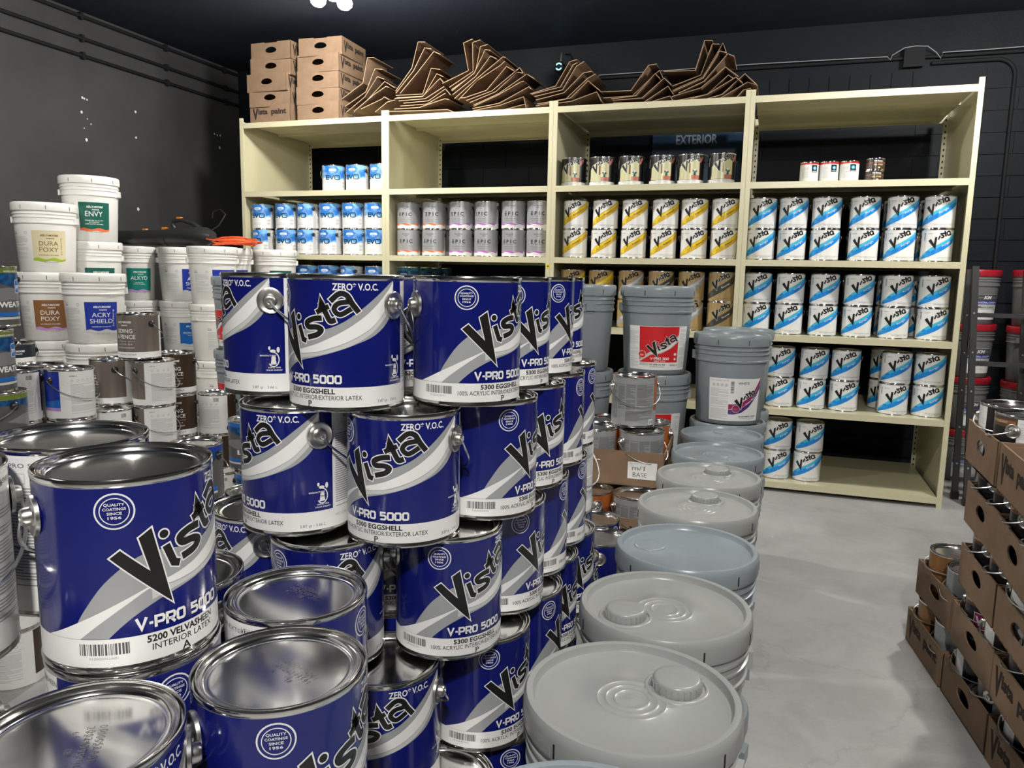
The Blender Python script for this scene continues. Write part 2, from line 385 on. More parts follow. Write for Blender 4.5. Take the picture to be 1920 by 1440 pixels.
# ------------------------------------------------------------------ ceiling lamps
LB = mat('lamp_bulb', (1, 1, 1), .3, emit=((1.0, 0.93, 0.78), 26)); LHS = mat('lamp_housing', (0.75, 0.74, 0.70), .4)
DROP = .13
for i, (lx, ly, pw) in enumerate(LAMPS):
    lab = 'bright ceiling lamp with three bulbs at the top edge' if i == 0 else 'ceiling lamp with three bulbs out of view'
    t = thing('ceiling_lamp', lab, 'lamp', (lx, ly, CEIL-DROP), .35*i, group='ceiling lamps')
    MB().tube([(0, 0, DROP), (0, 0, -.005)], .011, LHS, 10).lathe([(0, DROP-.02), (.05, DROP-.018), (.055, DROP)], LHS, 20).build('stem', t)
    MB().lathe([(0, 0), (.135, 0), (.135, -.012), (.115, -.022), (0, -.022)], LHS, 32).build('base_plate', t)
    for k in range(3):
        a = 2*PI*k/3 + .4; bx, by = .088*math.sin(a), .088*math.cos(a)
        bl = MB().lathe([(0, -.118), (.026, -.114), (.041, -.10), (.046, -.08), (.038, -.056), (.02, -.04), (.018, -.022)], LB, 20, c=(bx, by)).build('bulb', t)
        MB().lathe([(.022, -.022), (.022, -.04), (.016, -.042)], LHS, 16, c=(bx, by)).build('socket', bl)
    d = bpy.data.lights.new('lamp_light', 'POINT'); d.energy = pw; d.color = LAMP_COL; d.shadow_soft_size = .085
    lo = link('lamp_light', d, t, (0, 0, -.15))
# ------------------------------------------------------------------ steel shelving
W, D = 1.22, .90
SZ = [2.398, 1.899, 1.4375, .983, .526, .063]
PH = 2.434
BAY = ['leftmost', 'second', 'third', 'rightmost']
post_f = MB().box((0, 0, 0), (.028, .012, PH), STEEL).box((0, .012, 0), (.003, .045, PH), STEEL).mesh('post')
def slotted(mir):
    s = -1 if mir else 1; mb = MB()
    x0, x1 = sorted((0, s*.032)); mb.box((x0, -.004, 0), (x1, 0, PH), STEEL)
    xa, xb = sorted((0, s*.003)); mb.box((xa, -.045, 0), (xb, 0, PH), STEEL)
    return mb.mesh('post')
pb = {False: slotted(False), True: slotted(True)}
slot_m = MB()
for k in range(62): slot_m.box((-.004, -.0006, .05+k*.038), (.004, 0, .064+k*.038), DARKM)
slot_m = slot_m.mesh('slots')
board = MB()
bx0, bx1 = .028, W-.028
board.box((bx0, .004, -.006), (bx1, D-.006, 0), STEEL).box((bx0, 0, -.038), (bx1, .0035, 0), STEEL).box((bx0, D-.006, -.045), (bx1, D-.002, 0), STEEL)
board.box((bx0, .004, -.038), (bx1, .018, -.034), STEEL).box((bx0, D-.02, -.045), (bx1, D-.006, -.041), STEEL)
board.box((bx0, D*.5-.02, -.022), (bx1, D*.5+.02, -.006), STEEL)
board = board.mesh('shelf_board')
side = MB().box((0, .012, .03), (.0015, D-.01, PH-.02), STEEL).mesh('side_panel')
DENT = mat('grey_scrape', (0.25, 0.24, 0.20), .6)
for b in range(4):
    t = thing('shelving_bay', 'cream steel shelving unit, %s of the four bays' % BAY[b], 'shelving', (b*W, 0, 0), group='cream steel shelving bays')
    link('post', post_f, t, (0.0005, 0, 0))
    o = link('post', post_f, t, (W-.0005, 0, 0)); o.scale = (-1, 1, 1)
    o = link('post', pb[False], t, (.001, D, 0)); link('slots', slot_m, o, (.017, -.0045, 0))['kind'] = 'stuff'
    o = link('post', pb[True], t, (W-.001, D, 0)); link('slots', slot_m, o, (-.017, -.0045, 0))['kind'] = 'stuff'
    link('side_panel', side, t, (.0045, 0, 0)); link('side_panel', side, t, (W-.006, 0, 0))
    for z in SZ: link('shelf_board', board, t, (0, 0, z))
    if b == 1:
        st = MB().box((0, 0, 0), (.026, .0008, .026), YEL).box((.006, -.0006, .008), (.02, 0, .018), DGR)
        st.build('price_sticker', t, (W-.024, -.0009, 1.365))
# ------------------------------------------------------------------ gallon cans
CR, CH = .0825, .1885
def can_meshes(key, R=CR, H=CH, ear='metal', n=64, handle=True, lip=None, drop=.072, hr=.0019):
    d = {}
    lip = lip or TIN
    k = R/.0825
    d['body'] = MB().lathe([(0, .003), (R*.94, .003), (R*.965, 0), (R*1.012, .0005), (R*1.014, .003), (R*1.005, .0055), (R, .007), (R, H-.0075), (R*1.012, H-.006), (R*1.014, H-.0015), (R*1.005, H), (R*.990, H-.0004), (R*.978, H-.0030), (R*.974, H-.0078), (R*.925, H-.0080)], lip, n).mesh('body')
    d['lid'] = MB().lathe([(R*.962, H-.0078), (R*.958, H-.0028), (R*.948, H-.0006), (R*.934, H-.0006), (R*.922, H-.0032), (R*.915, H-.0062), (R*.900, H-.0064), (R*.890, H-.0042), (R*.876, H-.0042), (R*.862, H-.0074), (R*.845, H-.0084), (R*.78, H-.0082), (0, H-.0078)], TIN2, n).mesh('lid')
    em = MB(); mt = LUG if ear == 'metal' else BLKPL
    pr = [(0, .0098), (.0045, .0100), (.0050, .0125), (.0075, .0120), (.0088, .0095), (.0094, .0040), (.0110, .0026), (.0150, .0028), (.0180, .0042), (.0197, .0036), (.0202, 0)] if ear == 'metal' else [(0, .011), (.006, .0105), (.010, .008), (.0135, .003), (.014, 0)]
    if ear == 'small': pr = [(0, .010), (.004, .009), (.006, .006), (.0085, .003), (.009, 0)]
    prof = [(r, z) for r, z in pr]
    vs = []
    em.lathe(prof, mt, 20)
    em.v = [(x, -z-R+.0005, y) for x, y, z in em.v]      # pointing to -Y
    d['ear'] = em.mesh('ear')
    return d
def bail(R, H, zc, drop, back=True, hr=.0019, a0=92, out=.0125, sag=0.0):
    pts = []; s = 1 if back else -1
    for i in range(25):
        t = i/24; ang = math.radians(a0 + (360-2*a0)*t) if back else math.radians(a0 - 2*a0*t)
        rr = R + out - .002 + .006*math.sin(PI*t)
        z = zc - drop*math.sin(PI*t)**.8 - sag*math.sin(PI*t)
        pts.append((rr*math.sin(ang), -rr*math.cos(ang), z))
    p0 = pts[0]; q0 = pts[-1]
    k = (R+.004)/(math.hypot(p0[0], p0[1])); pts = [(p0[0]*k, p0[1]*k, p0[2])] + pts + [(q0[0]*k, q0[1]*k, q0[2])]
    return MB().tube(pts, hr, WIRE, 6).mesh('handle')
CANS = {}
def can_type(key, art, R=CR, H=CH, ear='metal', n=64, back=True, drop=.072, lip=None, ea=98, ez=.147, handle=True, top_text=None, a0=None):
    d = can_meshes(key, R, H, ear, n, lip=lip)
    d['printed_label'] = art.wrap('printed_label', R, n)
    d['_e'] = (ea, ez) if ear else None
    d['handle'] = bail(R, H, ez, drop, back, a0=ea if back else ea) if handle else None
    CANS[key] = d
def place_can(key, x, y, z, rz, label, group, cat='paint can', name='paint_can'):
    d = CANS[key]
    t = thing(name, label, cat, (x, y, z), math.radians(rz), group)
    link('body', d['body'], t); link('printed_label', d['printed_label'], t); link('lid', d['lid'], t)
    if d['_e'] and d['handle']:
        for s in (1, -1): link('ear', d['ear'], t, (0, 0, d['_e'][1]), math.radians(d['_e'][0]*s))
    if d['handle']: link('handle', d['handle'], t)
    return t
# --- artwork
DEG = 2*PI*82.5/360
def dpts(l): return [(a*DEG, v) for a, v in l]
def vista_letters(a, mt, wd, ext, lv):
    st = lambda p, w=wd: a.stroke(p, w, mt, lv, ext)
    st([(-4, 119), (3, 100), (9, 98)])
    a.disc(-5.5, 130.5, 4.2+(wd-7.5)/2, mt, lv)
    st(cr([(34,130),(21,128.5),(10.5,123.5),(13,117.5),(26,117.5),(33,114),(27,107.5),(12,103)]))
    st(cr([(33,151),(41,134),(46,126),(53,128)])); a.poly([(28-ext,139-ext),(31.5,161+ext*2.2),(40+ext,146)], mt, lv)
    st([(26,137.5),(44,146)], wd*.9)
    st(cr([(46,153),(58,163),(68,161),(75,150),(84,138)]))
    st(cr([(71,152.5),(57,150),(51,142),(59,135),(74,143)]), wd*.92)
def seal_art(a, x, y, r, mt, bg, lv=3, txt=True):
    a.disc(x, y, r, mt, lv, 28); a.disc(x, y, r*.91, SEAL if bg is BLUE else bg, lv+1, 28); a.ring(x, y, r*.69, r*.74, mt, lv+2, 28)
    a.disc(x, y, r*.69, bg, lv+2, 28)
    if txt:
        for i, (s, wd) in enumerate((('QUALITY', 1.0), ('COATINGS', 1.12), ('SINCE', .72), ('1956', .66))):
            a.text(s, x, y + r*(.30 - .24*i), r*.15, mt, lv+3, width=r*wd, bold=.02)
V_PTS = [(-53,114),(-44,121),(-19.3,97),(-28,131),(-16.6,139),(0,61)]
def outset(pts, d):
    n = len(pts); out = []
    for i in range(n):
        p0, p1, p2 = Vector(pts[i-1]), Vector(pts[i]), Vector(pts[(i+1) % n])
        e1 = (p1-p0).normalized(); e2 = (p2-p1).normalized(); n1 = Vector((-e1.y, e1.x)); n2 = Vector((-e2.y, e2.x))
        k = n1+n2; k = k.normalized() if k.length > 1e-3 else n1
        out.append(tuple(p1 + k*(d/max(k.dot(n1), .35))))
    return out
GLY = {'V': [[(.02,1),(.5,.06),(.98,1)]], '-': [[(.15,.45),(.85,.45)]], 'P': [[(.1,0),(.1,.9),(.8,.9),(.92,.8),(.92,.52),(.8,.4),(.1,.4)]], 'R': [[(.1,0),(.1,.9),(.8,.9),(.92,.8),(.92,.55),(.8,.42),(.1,.42)],[(.5,.42),(.95,0)]],
 'O': [[(.3,.1),(.78,.1),(.9,.22),(.9,.78),(.78,.9),(.22,.9),(.1,.78),(.1,.22),(.22,.1),(.32,.1)]], '5': [[(.92,.9),(.14,.9),(.14,.56),(.76,.56),(.9,.46),(.9,.22),(.76,.1),(.06,.1)]]}
GLY['0'] = GLY['O']; GLY['3'] = [[(.08,.9),(.78,.9),(.9,.8),(.9,.62),(.8,.52),(.3,.52)],[(.8,.52),(.9,.42),(.9,.22),(.78,.1),(.06,.1)]]
def techno(a, txt, x, y, h, width, mt, lv):
    ws = [.55 if c == '-' else .5 if c == ' ' else 1.0 for c in txt]; k = width/sum(w_*1.16 for w_ in ws)
    for c, w_ in zip(txt, ws):
        for g in GLY.get(c, []): a.stroke([(x+px*w_*k, y+py*h) for px, py in g], h*.225, mt, lv)
        x += w_*k*1.16
def vpro(sub1, sub2, letter, code, bc):
    a = Art(); Lm = 2*PI*82.5
    a.rect(-Lm/2, 7, Lm/2, 181, WHT, 1)
    a.rect(-112*DEG, 35, 112*DEG, 181, BLUE, 2)
    up = [(-84,35.4),(-76,37),(-64,42),(-54.6,63),(-41,90),(-24,110),(-10,116),(10,113),(25,114),(43,124),(60,141),(75,158),(91,176),(97,181)]
    lo = [(98,155),(91,128),(75,107),(53,93),(33,83),(18,77),(3,72),(-10,66),(-23,56),(-33,45),(-40,35.4)]
    a.poly(dpts(cr(up, 4)+cr(lo, 4)), SIL, 3)
    wu = [(-84,35.4),(-70,44),(-50,58),(-30,72),(-13,82.5),(0,87),(10,91),(22,97),(43,112),(60,128),(75,146),(91,169),(97.5,181)]
    wlo = [(97.8,174),(91,150),(75,122),(60,107),(43,95),(22,85),(10,82),(0,80.5),(-13,80.5),(-28,68),(-40,56),(-50,45),(-58,35.4)]
    a.poly(dpts(cr(wu, 4)+cr(wlo, 4)), WHT, 4)
    mid = [(-13,79.5),(0,79.5),(22,84),(43,94),(60,106),(75,121),(91,149),(97.8,172)]
    midl = [(98,163),(91,139),(75,114),(60,99),(43,88),(22,79.5),(0,74),(-13,68)]
    a.poly(dpts(cr(mid, 4)+cr(midl, 4)), SIL2, 4)
    v = V_PTS if True else None
    a.poly(outset(V_PTS, 1.5), WHT, 5)
    vista_letters(a, WHT, 10.4, 1.4, 5)
    a.poly(V_PTS, BLK, 6); vista_letters(a, BLK, 7.4, 0, 6)
    seal_art(a, -32.5*DEG, 159, 17.5, WHT, BLUE, 3)
    a.text('ZERO* V.O.C.', 56*DEG, 168, 9.5, WHT, 3, width=64, bold=.022)
    techno(a, 'V-PRO 5000', 9.5*DEG-47.5, 40, 12, 95, WHT, 6)
    a.text(sub1, 9*DEG, 25.8, 7, BLK, 2, width=76, bold=.03)
    a.text(sub2, 10*DEG, 17.2, 6.6, BLK, 2, width=146 if len(sub2) > 24 else 70, bold=.004)
    a.text(letter, 9*DEG, 7.2, 8.6, BLK, 2, sx=1.15, bold=.012)
    a.text('3.87 qt - 3.66 L', 90*DEG, 12, 4.4, DGR, 2, width=38)
    a.barcode(bc*DEG, 19, (bc+31)*DEG, 30.5, DGR, 2); a.text(code, (bc+15)*DEG, 14.6, 2.6, TXT, 2, width=26)
    # leaf and sun emblem
    ex = 100*DEG
    a.stroke([(ex+8*math.cos(t*PI/10), 57+11*math.sin(t*PI/10)) for t in range(-8, 6)], 1.6, WHT, 3)
    a.disc(ex-1, 70, 4.6, WHT, 3, 10, 2.4); a.disc(ex+7, 72, 2.4, WHT, 3, 10, 4.6); a.disc(ex-6, 74.5, 1.8, WHT, 3, 8, 3)
    a.poly([(ex-4.5,49),(ex+4.5,49.5),(ex+3,57),(ex-3,58)], WHT, 3); a.disc(ex, 59, 3.4, WHT, 3, 12)
    a.text('MANUFACTURED', ex-8, 62, 2.4, WHT, 4, width=24, bold=.02); a.text('USING 100%', ex+1, 43.5, 2.2, WHT, 3, width=19, bold=.02); a.text('SOLAR ENERGY', ex+1, 39.6, 2.2, WHT, 3, width=24, bold=.02)
    # back panel
    a.text('V-PRO 5000 INTERIOR/EXTERIOR', -180*DEG+Lm if False else 180*DEG, 168, 5, DGR, 2, width=150)
    for cx in (-1, 1):
        x0 = 116*DEG if cx > 0 else -178*DEG; x1 = 178*DEG if cx > 0 else -116*DEG
        for k in range(3): a.rect(x0+8+k*26, 150, x0+20+k*26, 162, SIL2, 2); a.rect(x0+9+k*26, 151, x0+19+k*26, 161, WHT, 3)
        a.lines(x0, 36, x1, 146, TXT, 2, 3.4, 1.3, 5+cx)
    a.text('VOC < 2 G/L', 124*DEG, 22, 4, TXT, 2, width=26)
    a.text('VELVASHEEN' if 'VELVA' in sub1 else 'EGGSHELL', -128*DEG, 170, 5.5, BLK, 2, width=44)
    return a
can_type('vpro_egg', vpro('5300 EGGSHELL', '100% ACRYLIC INTERIOR/EXTERIOR LATEX', 'P', '010000053P01', -78))
can_type('vpro_velva', vpro('5200 VELVASHEEN', 'INTERIOR LATEX', 'A', '010000052A01', -59))
def vista2(a, mt, x=0, y=0, s=1.0, lv=5, line=None):
    """slanted logo with a tall check-like V and small round letters"""
    sx, sy = s*.78/.84, s
    T = lambda l: [(x+px*sx, y+py*sy) for px, py in l]
    vp = [(-44,107),(-27,121),(-5,88),(-1,132),(13,132),(8,50)]
    if line: a.poly(T(outset(vp, 2.2)), line, lv-1)
    a.poly(T(vp), mt, lv)
    def st(p, w=6.6):
        w *= 1.22; p = [(20.5+(px-16)*1.07, 115+(py-116)*1.12) for px, py in p]
        if line: a.stroke(T(p), (w+3.5)*s, line, lv-1, 1.6*s)
        a.stroke(T(p), w*s, mt, lv)
    arc = lambda cx, cy, r, a0, a1, n=14: [(cx+r*math.cos(math.radians(a0+(a1-a0)*i/n)), cy+r*math.sin(math.radians(a0+(a1-a0)*i/n))) for i in range(n+1)]
    st([(16, 116), (25, 140)], 7.6); a.disc(x+34.5*sx, y+153.5*sy, 5.4*s, mt, lv, 12)
    st(cr([(49,152),(40,152.5),(34,147.5),(38,141.5),(46,138.5),(46,132),(39,128),(30,129)], 3), 7.2)
    st([(51,168),(60,139),(66,140)], 7.4); st([(47,153),(63,158)], 6)
    st(arc(79, 155, 11.5, 20, 380, 18), 7.4); st([(88,167),(94,148),(101,150)], 6.8)
def stripes(a, c1, c2, c3, lv=2):
    low = cr([(-118,12),(-95,18),(-60,29),(-25,45),(15,68),(50,91),(75,108),(100,126),(118,139)], 2)
    def band(o0, o1, mt, l):
        a.poly([(x_, y_+o0) for x_, y_ in low] + [(x_, y_+o1*(.35+.65*min(1, (x_+118)/70))) for x_, y_ in reversed(low)], mt, l)
    band(0, 49, c3, lv); band(0, 42, c2, lv+1); band(0, 28, c1, lv+2)
def white_vista(c1, c2, c3, word, wmat, base, l1, l2, vm=BLK, ring=None, corner='WHITE-P', line=None, wsx=58):
    a = Art(); Lm = 2*PI*82.5
    a.rect(-Lm/2, 7, Lm/2, 181, base, 1)
    stripes(a, c1, c2, c3)
    rg = ring or CY1
    a.disc(-62, 50, 15.5, c2 if ring is None else ring, 5, 22); a.disc(-62, 50, 13.8, rg, 6, 22); a.lines(-70, 43, -54, 57, c2 if ring is None else c3, 7, 3.6, 1.5, 2)
    vista2(a, vm, -30, 28, .86, 9, line)
    a.text(word, 33, 99, 12, wmat, 6, rot=31, width=wsx, bold=.012)
    if base is WHT:
        a.rect(-60, 28, 118, 28.8, TXT, 2)
    a.text(l1, 32, 20.5, 5, DGR, 2, width=98, bold=.01); a.text(l2, 36, 13, 4.2, DGR, 2, width=56)
    a.barcode(-96, 122, -87, 166, DGR, 2, vert=True)
    a.text(corner, -58, 158, 6, DGR, 2, width=30)
    a.lines(125, 30, 250, 160, TXT, 2, 5, 2, 8)
    return a
can_type('acri_flat', white_vista(CY1, CY2, TEAL, 'Acriglo', WHT, WHT, '1900 EXTERIOR FLAT FINISH', '100% ACRYLIC'), ear='small', n=48)
can_type('acri_velva', white_vista(CY1, CY2, TEAL, 'Acriglo', WHT, WHT, '1700 VELVASHEEN FINISH', '100% ACRYLIC EXTERIOR LATEX', corner='ZERO V.O.C.'), ear='small', n=48)
can_type('poxy', white_vista(GOLD, YEL, GOLD, 'Acripoxy II', BLK, WHT, 'ACRYLIC EPOXY FINISH', 'WATER-BASED COATING', ring=YEL), ear='small', n=48)
can_type('floor_b', white_vista(STR, STR, DGR, 'Floortec', WHT, TAN, 'PART B', 'EPOXY FLOOR COATING', vm=BLK, ring=DGR, line=SIL2, corner=''), ear='small', n=48)
can_type('floor_y', white_vista(GOLD, YEL, GOLD, 'Floortec', WHT, TAN, 'PART A', 'EPOXY FLOOR COATING', vm=BLK, ring=GOLD, corner=''), ear='small', n=48)
can_type('floor_g', white_vista(SIL, SIL2, SIL, 'Floortec', WHT, TAN, 'PART A', 'EPOXY FLOOR COATING', vm=BLK, ring=SIL, corner=''), ear='small', n=48)
def photo_can():
    a = Art(); Lm = 2*PI*82.5
    a.rect(-Lm/2, 30, Lm/2, 181, BLK, 1); a.rect(-Lm/2, 7, Lm/2, 30, WHT, 1)
    a.poly([(-74,32),(56,32),(58,120),(64,138),(30,158),(-10,154),(-50,134),(-74,104)], CREAM, 2)
    a.poly([(58,146),(72,134),(100,168),(86,178)], ROSE, 3)
    a.poly([(-78,32),(-40,32),(-20,60),(-78,48)], KMC, 3); a.rect(8, 34, 60, 58, ROSE, 3); a.rect(-6, 72, 4, 130, KMBR, 3); a.rect(12, 76, 18, 128, KMC, 3); a.rect(40, 58, 62, 130, KMC, 3)
    a.disc(30, 88, 9, WHT, 4, 12); a.disc(22, 84, 6, KMG, 4, 10); a.disc(38, 82, 7, KMG, 4, 10); a.poly([(22,58),(38,58),(35,80),(25,80)], KMG, 4)
    vista2(a, BLK, -26, 34, .84, 7, WHT)
    a.text('HIGH HIDING INTERIOR FINISH', -6, 21, 4.2, DGR, 2, width=90); a.text('INTERIOR LATEX', -6, 13, 3.8, DGR, 2, width=56)
    a.barcode(-104, 110, -97, 165, WHT, 2, vert=True)
    return a
can_type('photo', photo_can(), ear='small', n=48)
def evo():
    a = Art(); Lm = 2*PI*82.5
    a.rect(-Lm/2, 7, Lm/2, 181, WHT, 1)
    top = [(-105,181),(105,181),(105,88)]
    wave = [(105-i*10.5, 88+5*math.sin(i*.9)+ (i*.35)) for i in range(21)]
    a.poly([(-105,181)]+[(x_, y_) for x_, y_ in reversed(wave)]+[(105,181)], EVB2, 2)
    a.poly([(-105,181)]+[(x_, y_+9+3*math.sin(x_*.08)) for x_, y_ in reversed(wave)]+[(105,181)], EVB, 3)
    a.poly([(30,181),(105,181),(105,158),(70,150),(40,163)], EVB2, 4); a.poly([(-105,181),(-60,181),(-75,165),(-105,160)], EVB2, 4)
    a.poly([(-22,143),(24,143),(30,150),(24,160),(-20,160),(-28,152)], WHT, 5); a.text('GREEN', 0, 147, 7, CY1, 6, width=34, bold=.03)
    for i in range(16): a.disc(rng.uniform(-90, 90), rng.uniform(105, 135), rng.uniform(.8, 2.2), WHT, 4, 7)
    E = EVT
    for k in (0, 1, 2): a.stroke([(-50, 86+k*13), (-24, 86+k*13)], 7.6, E, 5)
    a.stroke([(-50,84),(-50,114)], 7.6, E, 5); a.stroke([(-20,114),(-6,86),(10,114)], 7.6, E, 5)
    a.stroke([(22,84),(46,84),(52,90),(52,108),(46,114),(22,114),(16,108),(16,90),(22,84)], 7.6, E, 5)
    a.stroke([(28,100),(40,100)], 3, CY2, 5)
    a.rect(-44, 66, 50, 67, SIL2, 2); a.text('INTERIOR ACRYLIC', 0, 40, 4.4, TXT, 2, width=60); a.text('FIRST QUALITY FINISH', 0, 31, 4.2, TXT, 2, width=72)
    a.rect(105, 7, 135, 181, SIL2, 2); a.lines(72, 30, 100, 70, TXT, 2, 5, 2, 4); a.lines(140, 30, 250, 165, TXT, 2, 5, 2, 4)
    return a
can_type('evo', evo(), ear='black', n=48, ea=78)
def epic(c):
    a = Art(); Lm = 2*PI*82.5
    a.rect(-Lm/2, 36, Lm/2, 181, EPG, 1); a.rect(-Lm/2, 7, Lm/2, 36, WHT, 1)
    up = [(-110+i*11, 38+4*math.sin(i*.8)) for i in range(21)]; lo = [(110-i*11, 29+4*math.sin((20-i)*.8+1.5)) for i in range(21)]
    a.poly(lo+up, c, 3)
    a.text('KELLY-MOORE', 0, 150, 7.5, DGR, 2, width=56, bold=.03, shear=.2); a.text('PAINTS', 2, 139, 5.5, DGR, 2, width=24, bold=.03)
    for i, ch in enumerate('EPIC'): a.text(ch, (-40, -12, 12, 38)[i], 92, 25, BLK, 2, sx=1.0, bold=.03)
    a.rect(-50, 84, 52, 84.9, DGR, 2); a.text('INTERIOR FINISH', 0, 66, 5, DGR, 2, width=96); a.text('PREMIUM QUALITY', -6, 53, 4.2, DGR, 2, width=72)
    a.text('CLEAN  TINT  BASE', 0, 18, 4.5, TXT, 4, width=66)
    a.rect(128, 36, 250, 181, WHT, 2); a.lines(134, 44, 246, 160, TXT, 3, 5, 2, 4)
    return a
can_type('epic_o', epic(ORG), ear='black', n=48); can_type('epic_p', epic(PUR), ear='black', n=48)
def siding(base):
    a = Art(); Lm = 2*PI*82.5
    a.rect(-Lm/2, 7, Lm/2, 181, WHT, 1); a.rect(-150, 31, 155, 181, base, 2)
    a.text('KELLY-MOORE', 0, 150, 8, WHT, 3, width=62, bold=.04, shear=.2); a.text('PAINTS', 2, 138, 6, WHT, 3, width=28, bold=.03)
    a.text('SIDING', 0, 110, 17, WHT, 3, width=72, bold=.012); a.text('& FENCE', 2, 86, 17, WHT, 3, width=88, bold=.012)
    a.text('S T A I N', -14, 72, 6, WHT, 3, width=40); a.rect(14, 74.5, 46, 75.3, WHT, 3); a.text('E X T E R I O R', 0, 60, 6, WHT, 3, width=68); a.text('SEMI-TRANSPARENT', 0, 46, 5.5, WHT, 3, width=84)
    a.text('NATURAL TINT BASE', 10, 18, 5, DGR, 2, width=74, bold=.01)
    a.text('620-0', 186, 165, 5, DGR, 2, width=20)
    for k in range(4): a.ring(186+k*22, 150, 3.4, 4.4, TXT, 2, 10)
    a.lines(180, 24, 272, 138, SIL2, 2, 4, 2.2, 6); a.barcode(290, 156, 316, 168, DGR, 2)
    return a
can_type('siding_taupe', siding(TAUPE), ear='black', n=48, ea=78); can_type('siding_brown', siding(BRN), ear='black', n=48, ea=78)
def km_blue():
    a = Art(); Lm = 2*PI*82.5
    a.rect(-Lm/2, 7, Lm/2, 181, WHT, 1); a.rect(-150, 46, 150, 181, KMB, 2); a.rect(-150, 34, 150, 46, LILAC, 2); a.poly([(-150,60),(-40,80),(70,62),(150,78),(150,46),(-150,46)], KMP, 3)
    a.text('1040-1', 196, 162, 5.5, DGR, 2, width=24, bold=.02)
    for k in range(5): a.ring(192+k*19, 147, 3.6, 4.6, TXT, 2, 10)
    a.rect(176, 138, 300, 138.8, SIL2, 2); a.lines(186, 22, 292, 134, SIL2, 2, 4, 2.3, 9); a.barcode(300, 150, 322, 172, DGR, 2)
    a.text('ACRYLIC', 0, 110, 15, WHT, 4, width=80)
    return a
can_type('km_blue', km_blue(), ear='black', n=48, ea=78, back=True)
def plain_white():
    a = Art(); Lm = 2*PI*82.5
    a.rect(-Lm/2, 7, Lm/2, 181, WHT, 1)
    a.barcode(24, 156, 46, 172, DGR, 2); a.rect(-60, 152, 60, 152.8, SIL2, 2)
    for k in range(4): a.ring(-30+k*22, 142, 3.6, 4.8, TXT, 2, 10)
    a.rect(-60, 132, 60, 132.8, SIL2, 2); a.lines(-50, 24, 48, 128, SIL2, 2, 4, 2.3, 11); a.lines(-230, 24, -80, 160, SIL2, 2, 4, 2.3, 12)
    a.rect(86, 34, 200, 181, BRN, 2)
    return a
can_type('km_white', plain_white(), ear='black', n=48)
def ppg(word, top, small):
    a = Art(); Lm = 2*PI*82.5
    a.rect(-Lm/2, 7, Lm/2, 181, PPGG, 1); a.rect(-Lm/2, 166, Lm/2, 181, top, 2); a.poly([(-Lm/2,166),(-Lm/2,128),(-120,150),(-60,146),(0,126),(50,118),(110,128),(150,150),(Lm/2,128),(Lm/2,166)], PPGB, 2)
    a.poly([(-110,100),(-60,118),(0,122),(50,116),(110,124),(110,96),(40,84),(-30,80)], PPGL, 2)
    a.text(small, 20, 169, 5, WHT, 3, width=70, bold=.02)
    a.poly([(x_-52, y_) for x_, y_ in ((82,104),(112,104),(116,108),(116,142),(112,146),(82,146),(78,142),(78,108))], WHT, 3); a.poly([(x_-52, y_) for x_, y_ in ((83,106),(111,106),(114,109),(114,141),(111,144),(83,144),(80,141),(80,109))], KMP, 4)
    a.text('ppg', 45, 120, 13, WHT, 5, width=30, bold=.03)
    a.text(word, 28, 62, 17, WHT, 4, width=124, bold=.035)
    a.rect(-110, 34, 130, 46, KMP, 3); a.text('EXTERIOR', 60, 37, 6, WHT, 4, width=46); a.rect(-110, 24, 130, 31, SIL2, 3)
    a.lines(-230, 24, -130, 120, SIL, 3, 4, 2, 4)
    return a
can_type('ppg_weather', ppg('WEATHER', OLIV, 'WHITE & PASTEL BASE'), ear='black', n=64, ea=60)
can_type('ppg_under', ppg('UNDER-T', KMB, 'INTERIOR BASE'), ear='black', n=48)
can_type('ppg_lines', ppg('LINES', KMP, 'TRAFFIC PAINT'), ear='black', n=48)
can_type('ppg_dark', ppg('', KMB, ''), ear='black', n=48)
def curb():
    a = Art(); Lm = 2*PI*82.5
    a.rect(-Lm/2, 7, Lm/2, 118, WHT, 1); a.rect(-Lm/2, 118, Lm/2, 181, P('charcoal_blue', (.018, .024, .032)), 1)
    a.text('KELLY-MOORE', 10, 146, 9, WHT, 2, width=66, bold=.04, shear=.2); a.text('PAINTS', 18, 134, 6, WHT, 2, width=30, bold=.03); a.text('CURB MARKER', 20, 84, 14, DGR, 2, width=130, bold=.02)
    a.lines(-60, 30, 80, 70, SIL2, 2, 6, 2.4, 3)
    return a
can_type('curb', curb(), ear='black', n=48)
def grey_orange():
    a = Art(); Lm = 2*PI*82.5
    a.rect(-Lm/2, 7, Lm/2, 181, GPAN, 1)
    a.rect(-190, 60, -140, 181, OWD, 2); a.rect(64, 60, 112, 181, OWD, 2)
    for (x0, y0, x1, y1) in ((-132,30,-92,160),(-88,66,-58,160),(-54,92,-18,160),(-14,112,58,160),(-14,74,58,106),(-54,66,-18,88),(-54,26,58,62)): a.lines(x0, y0, x1, y1, GTXT, 2, 3.2, 2.1, int(x0)+99)
    a.barcode(40, 12, 58, 26, BLK, 3); a.rect(38, 10, 60, 29, WHT, 2)
    a.rect(118, 30, 310, 181, OWD, 2); a.text('WOOD STAIN', 200, 120, 16, BLK, 3, width=110, bold=.02)
    return a
can_type('grey_orange', grey_orange(), ear='metal', n=48, back=False, drop=.066, ea=92)
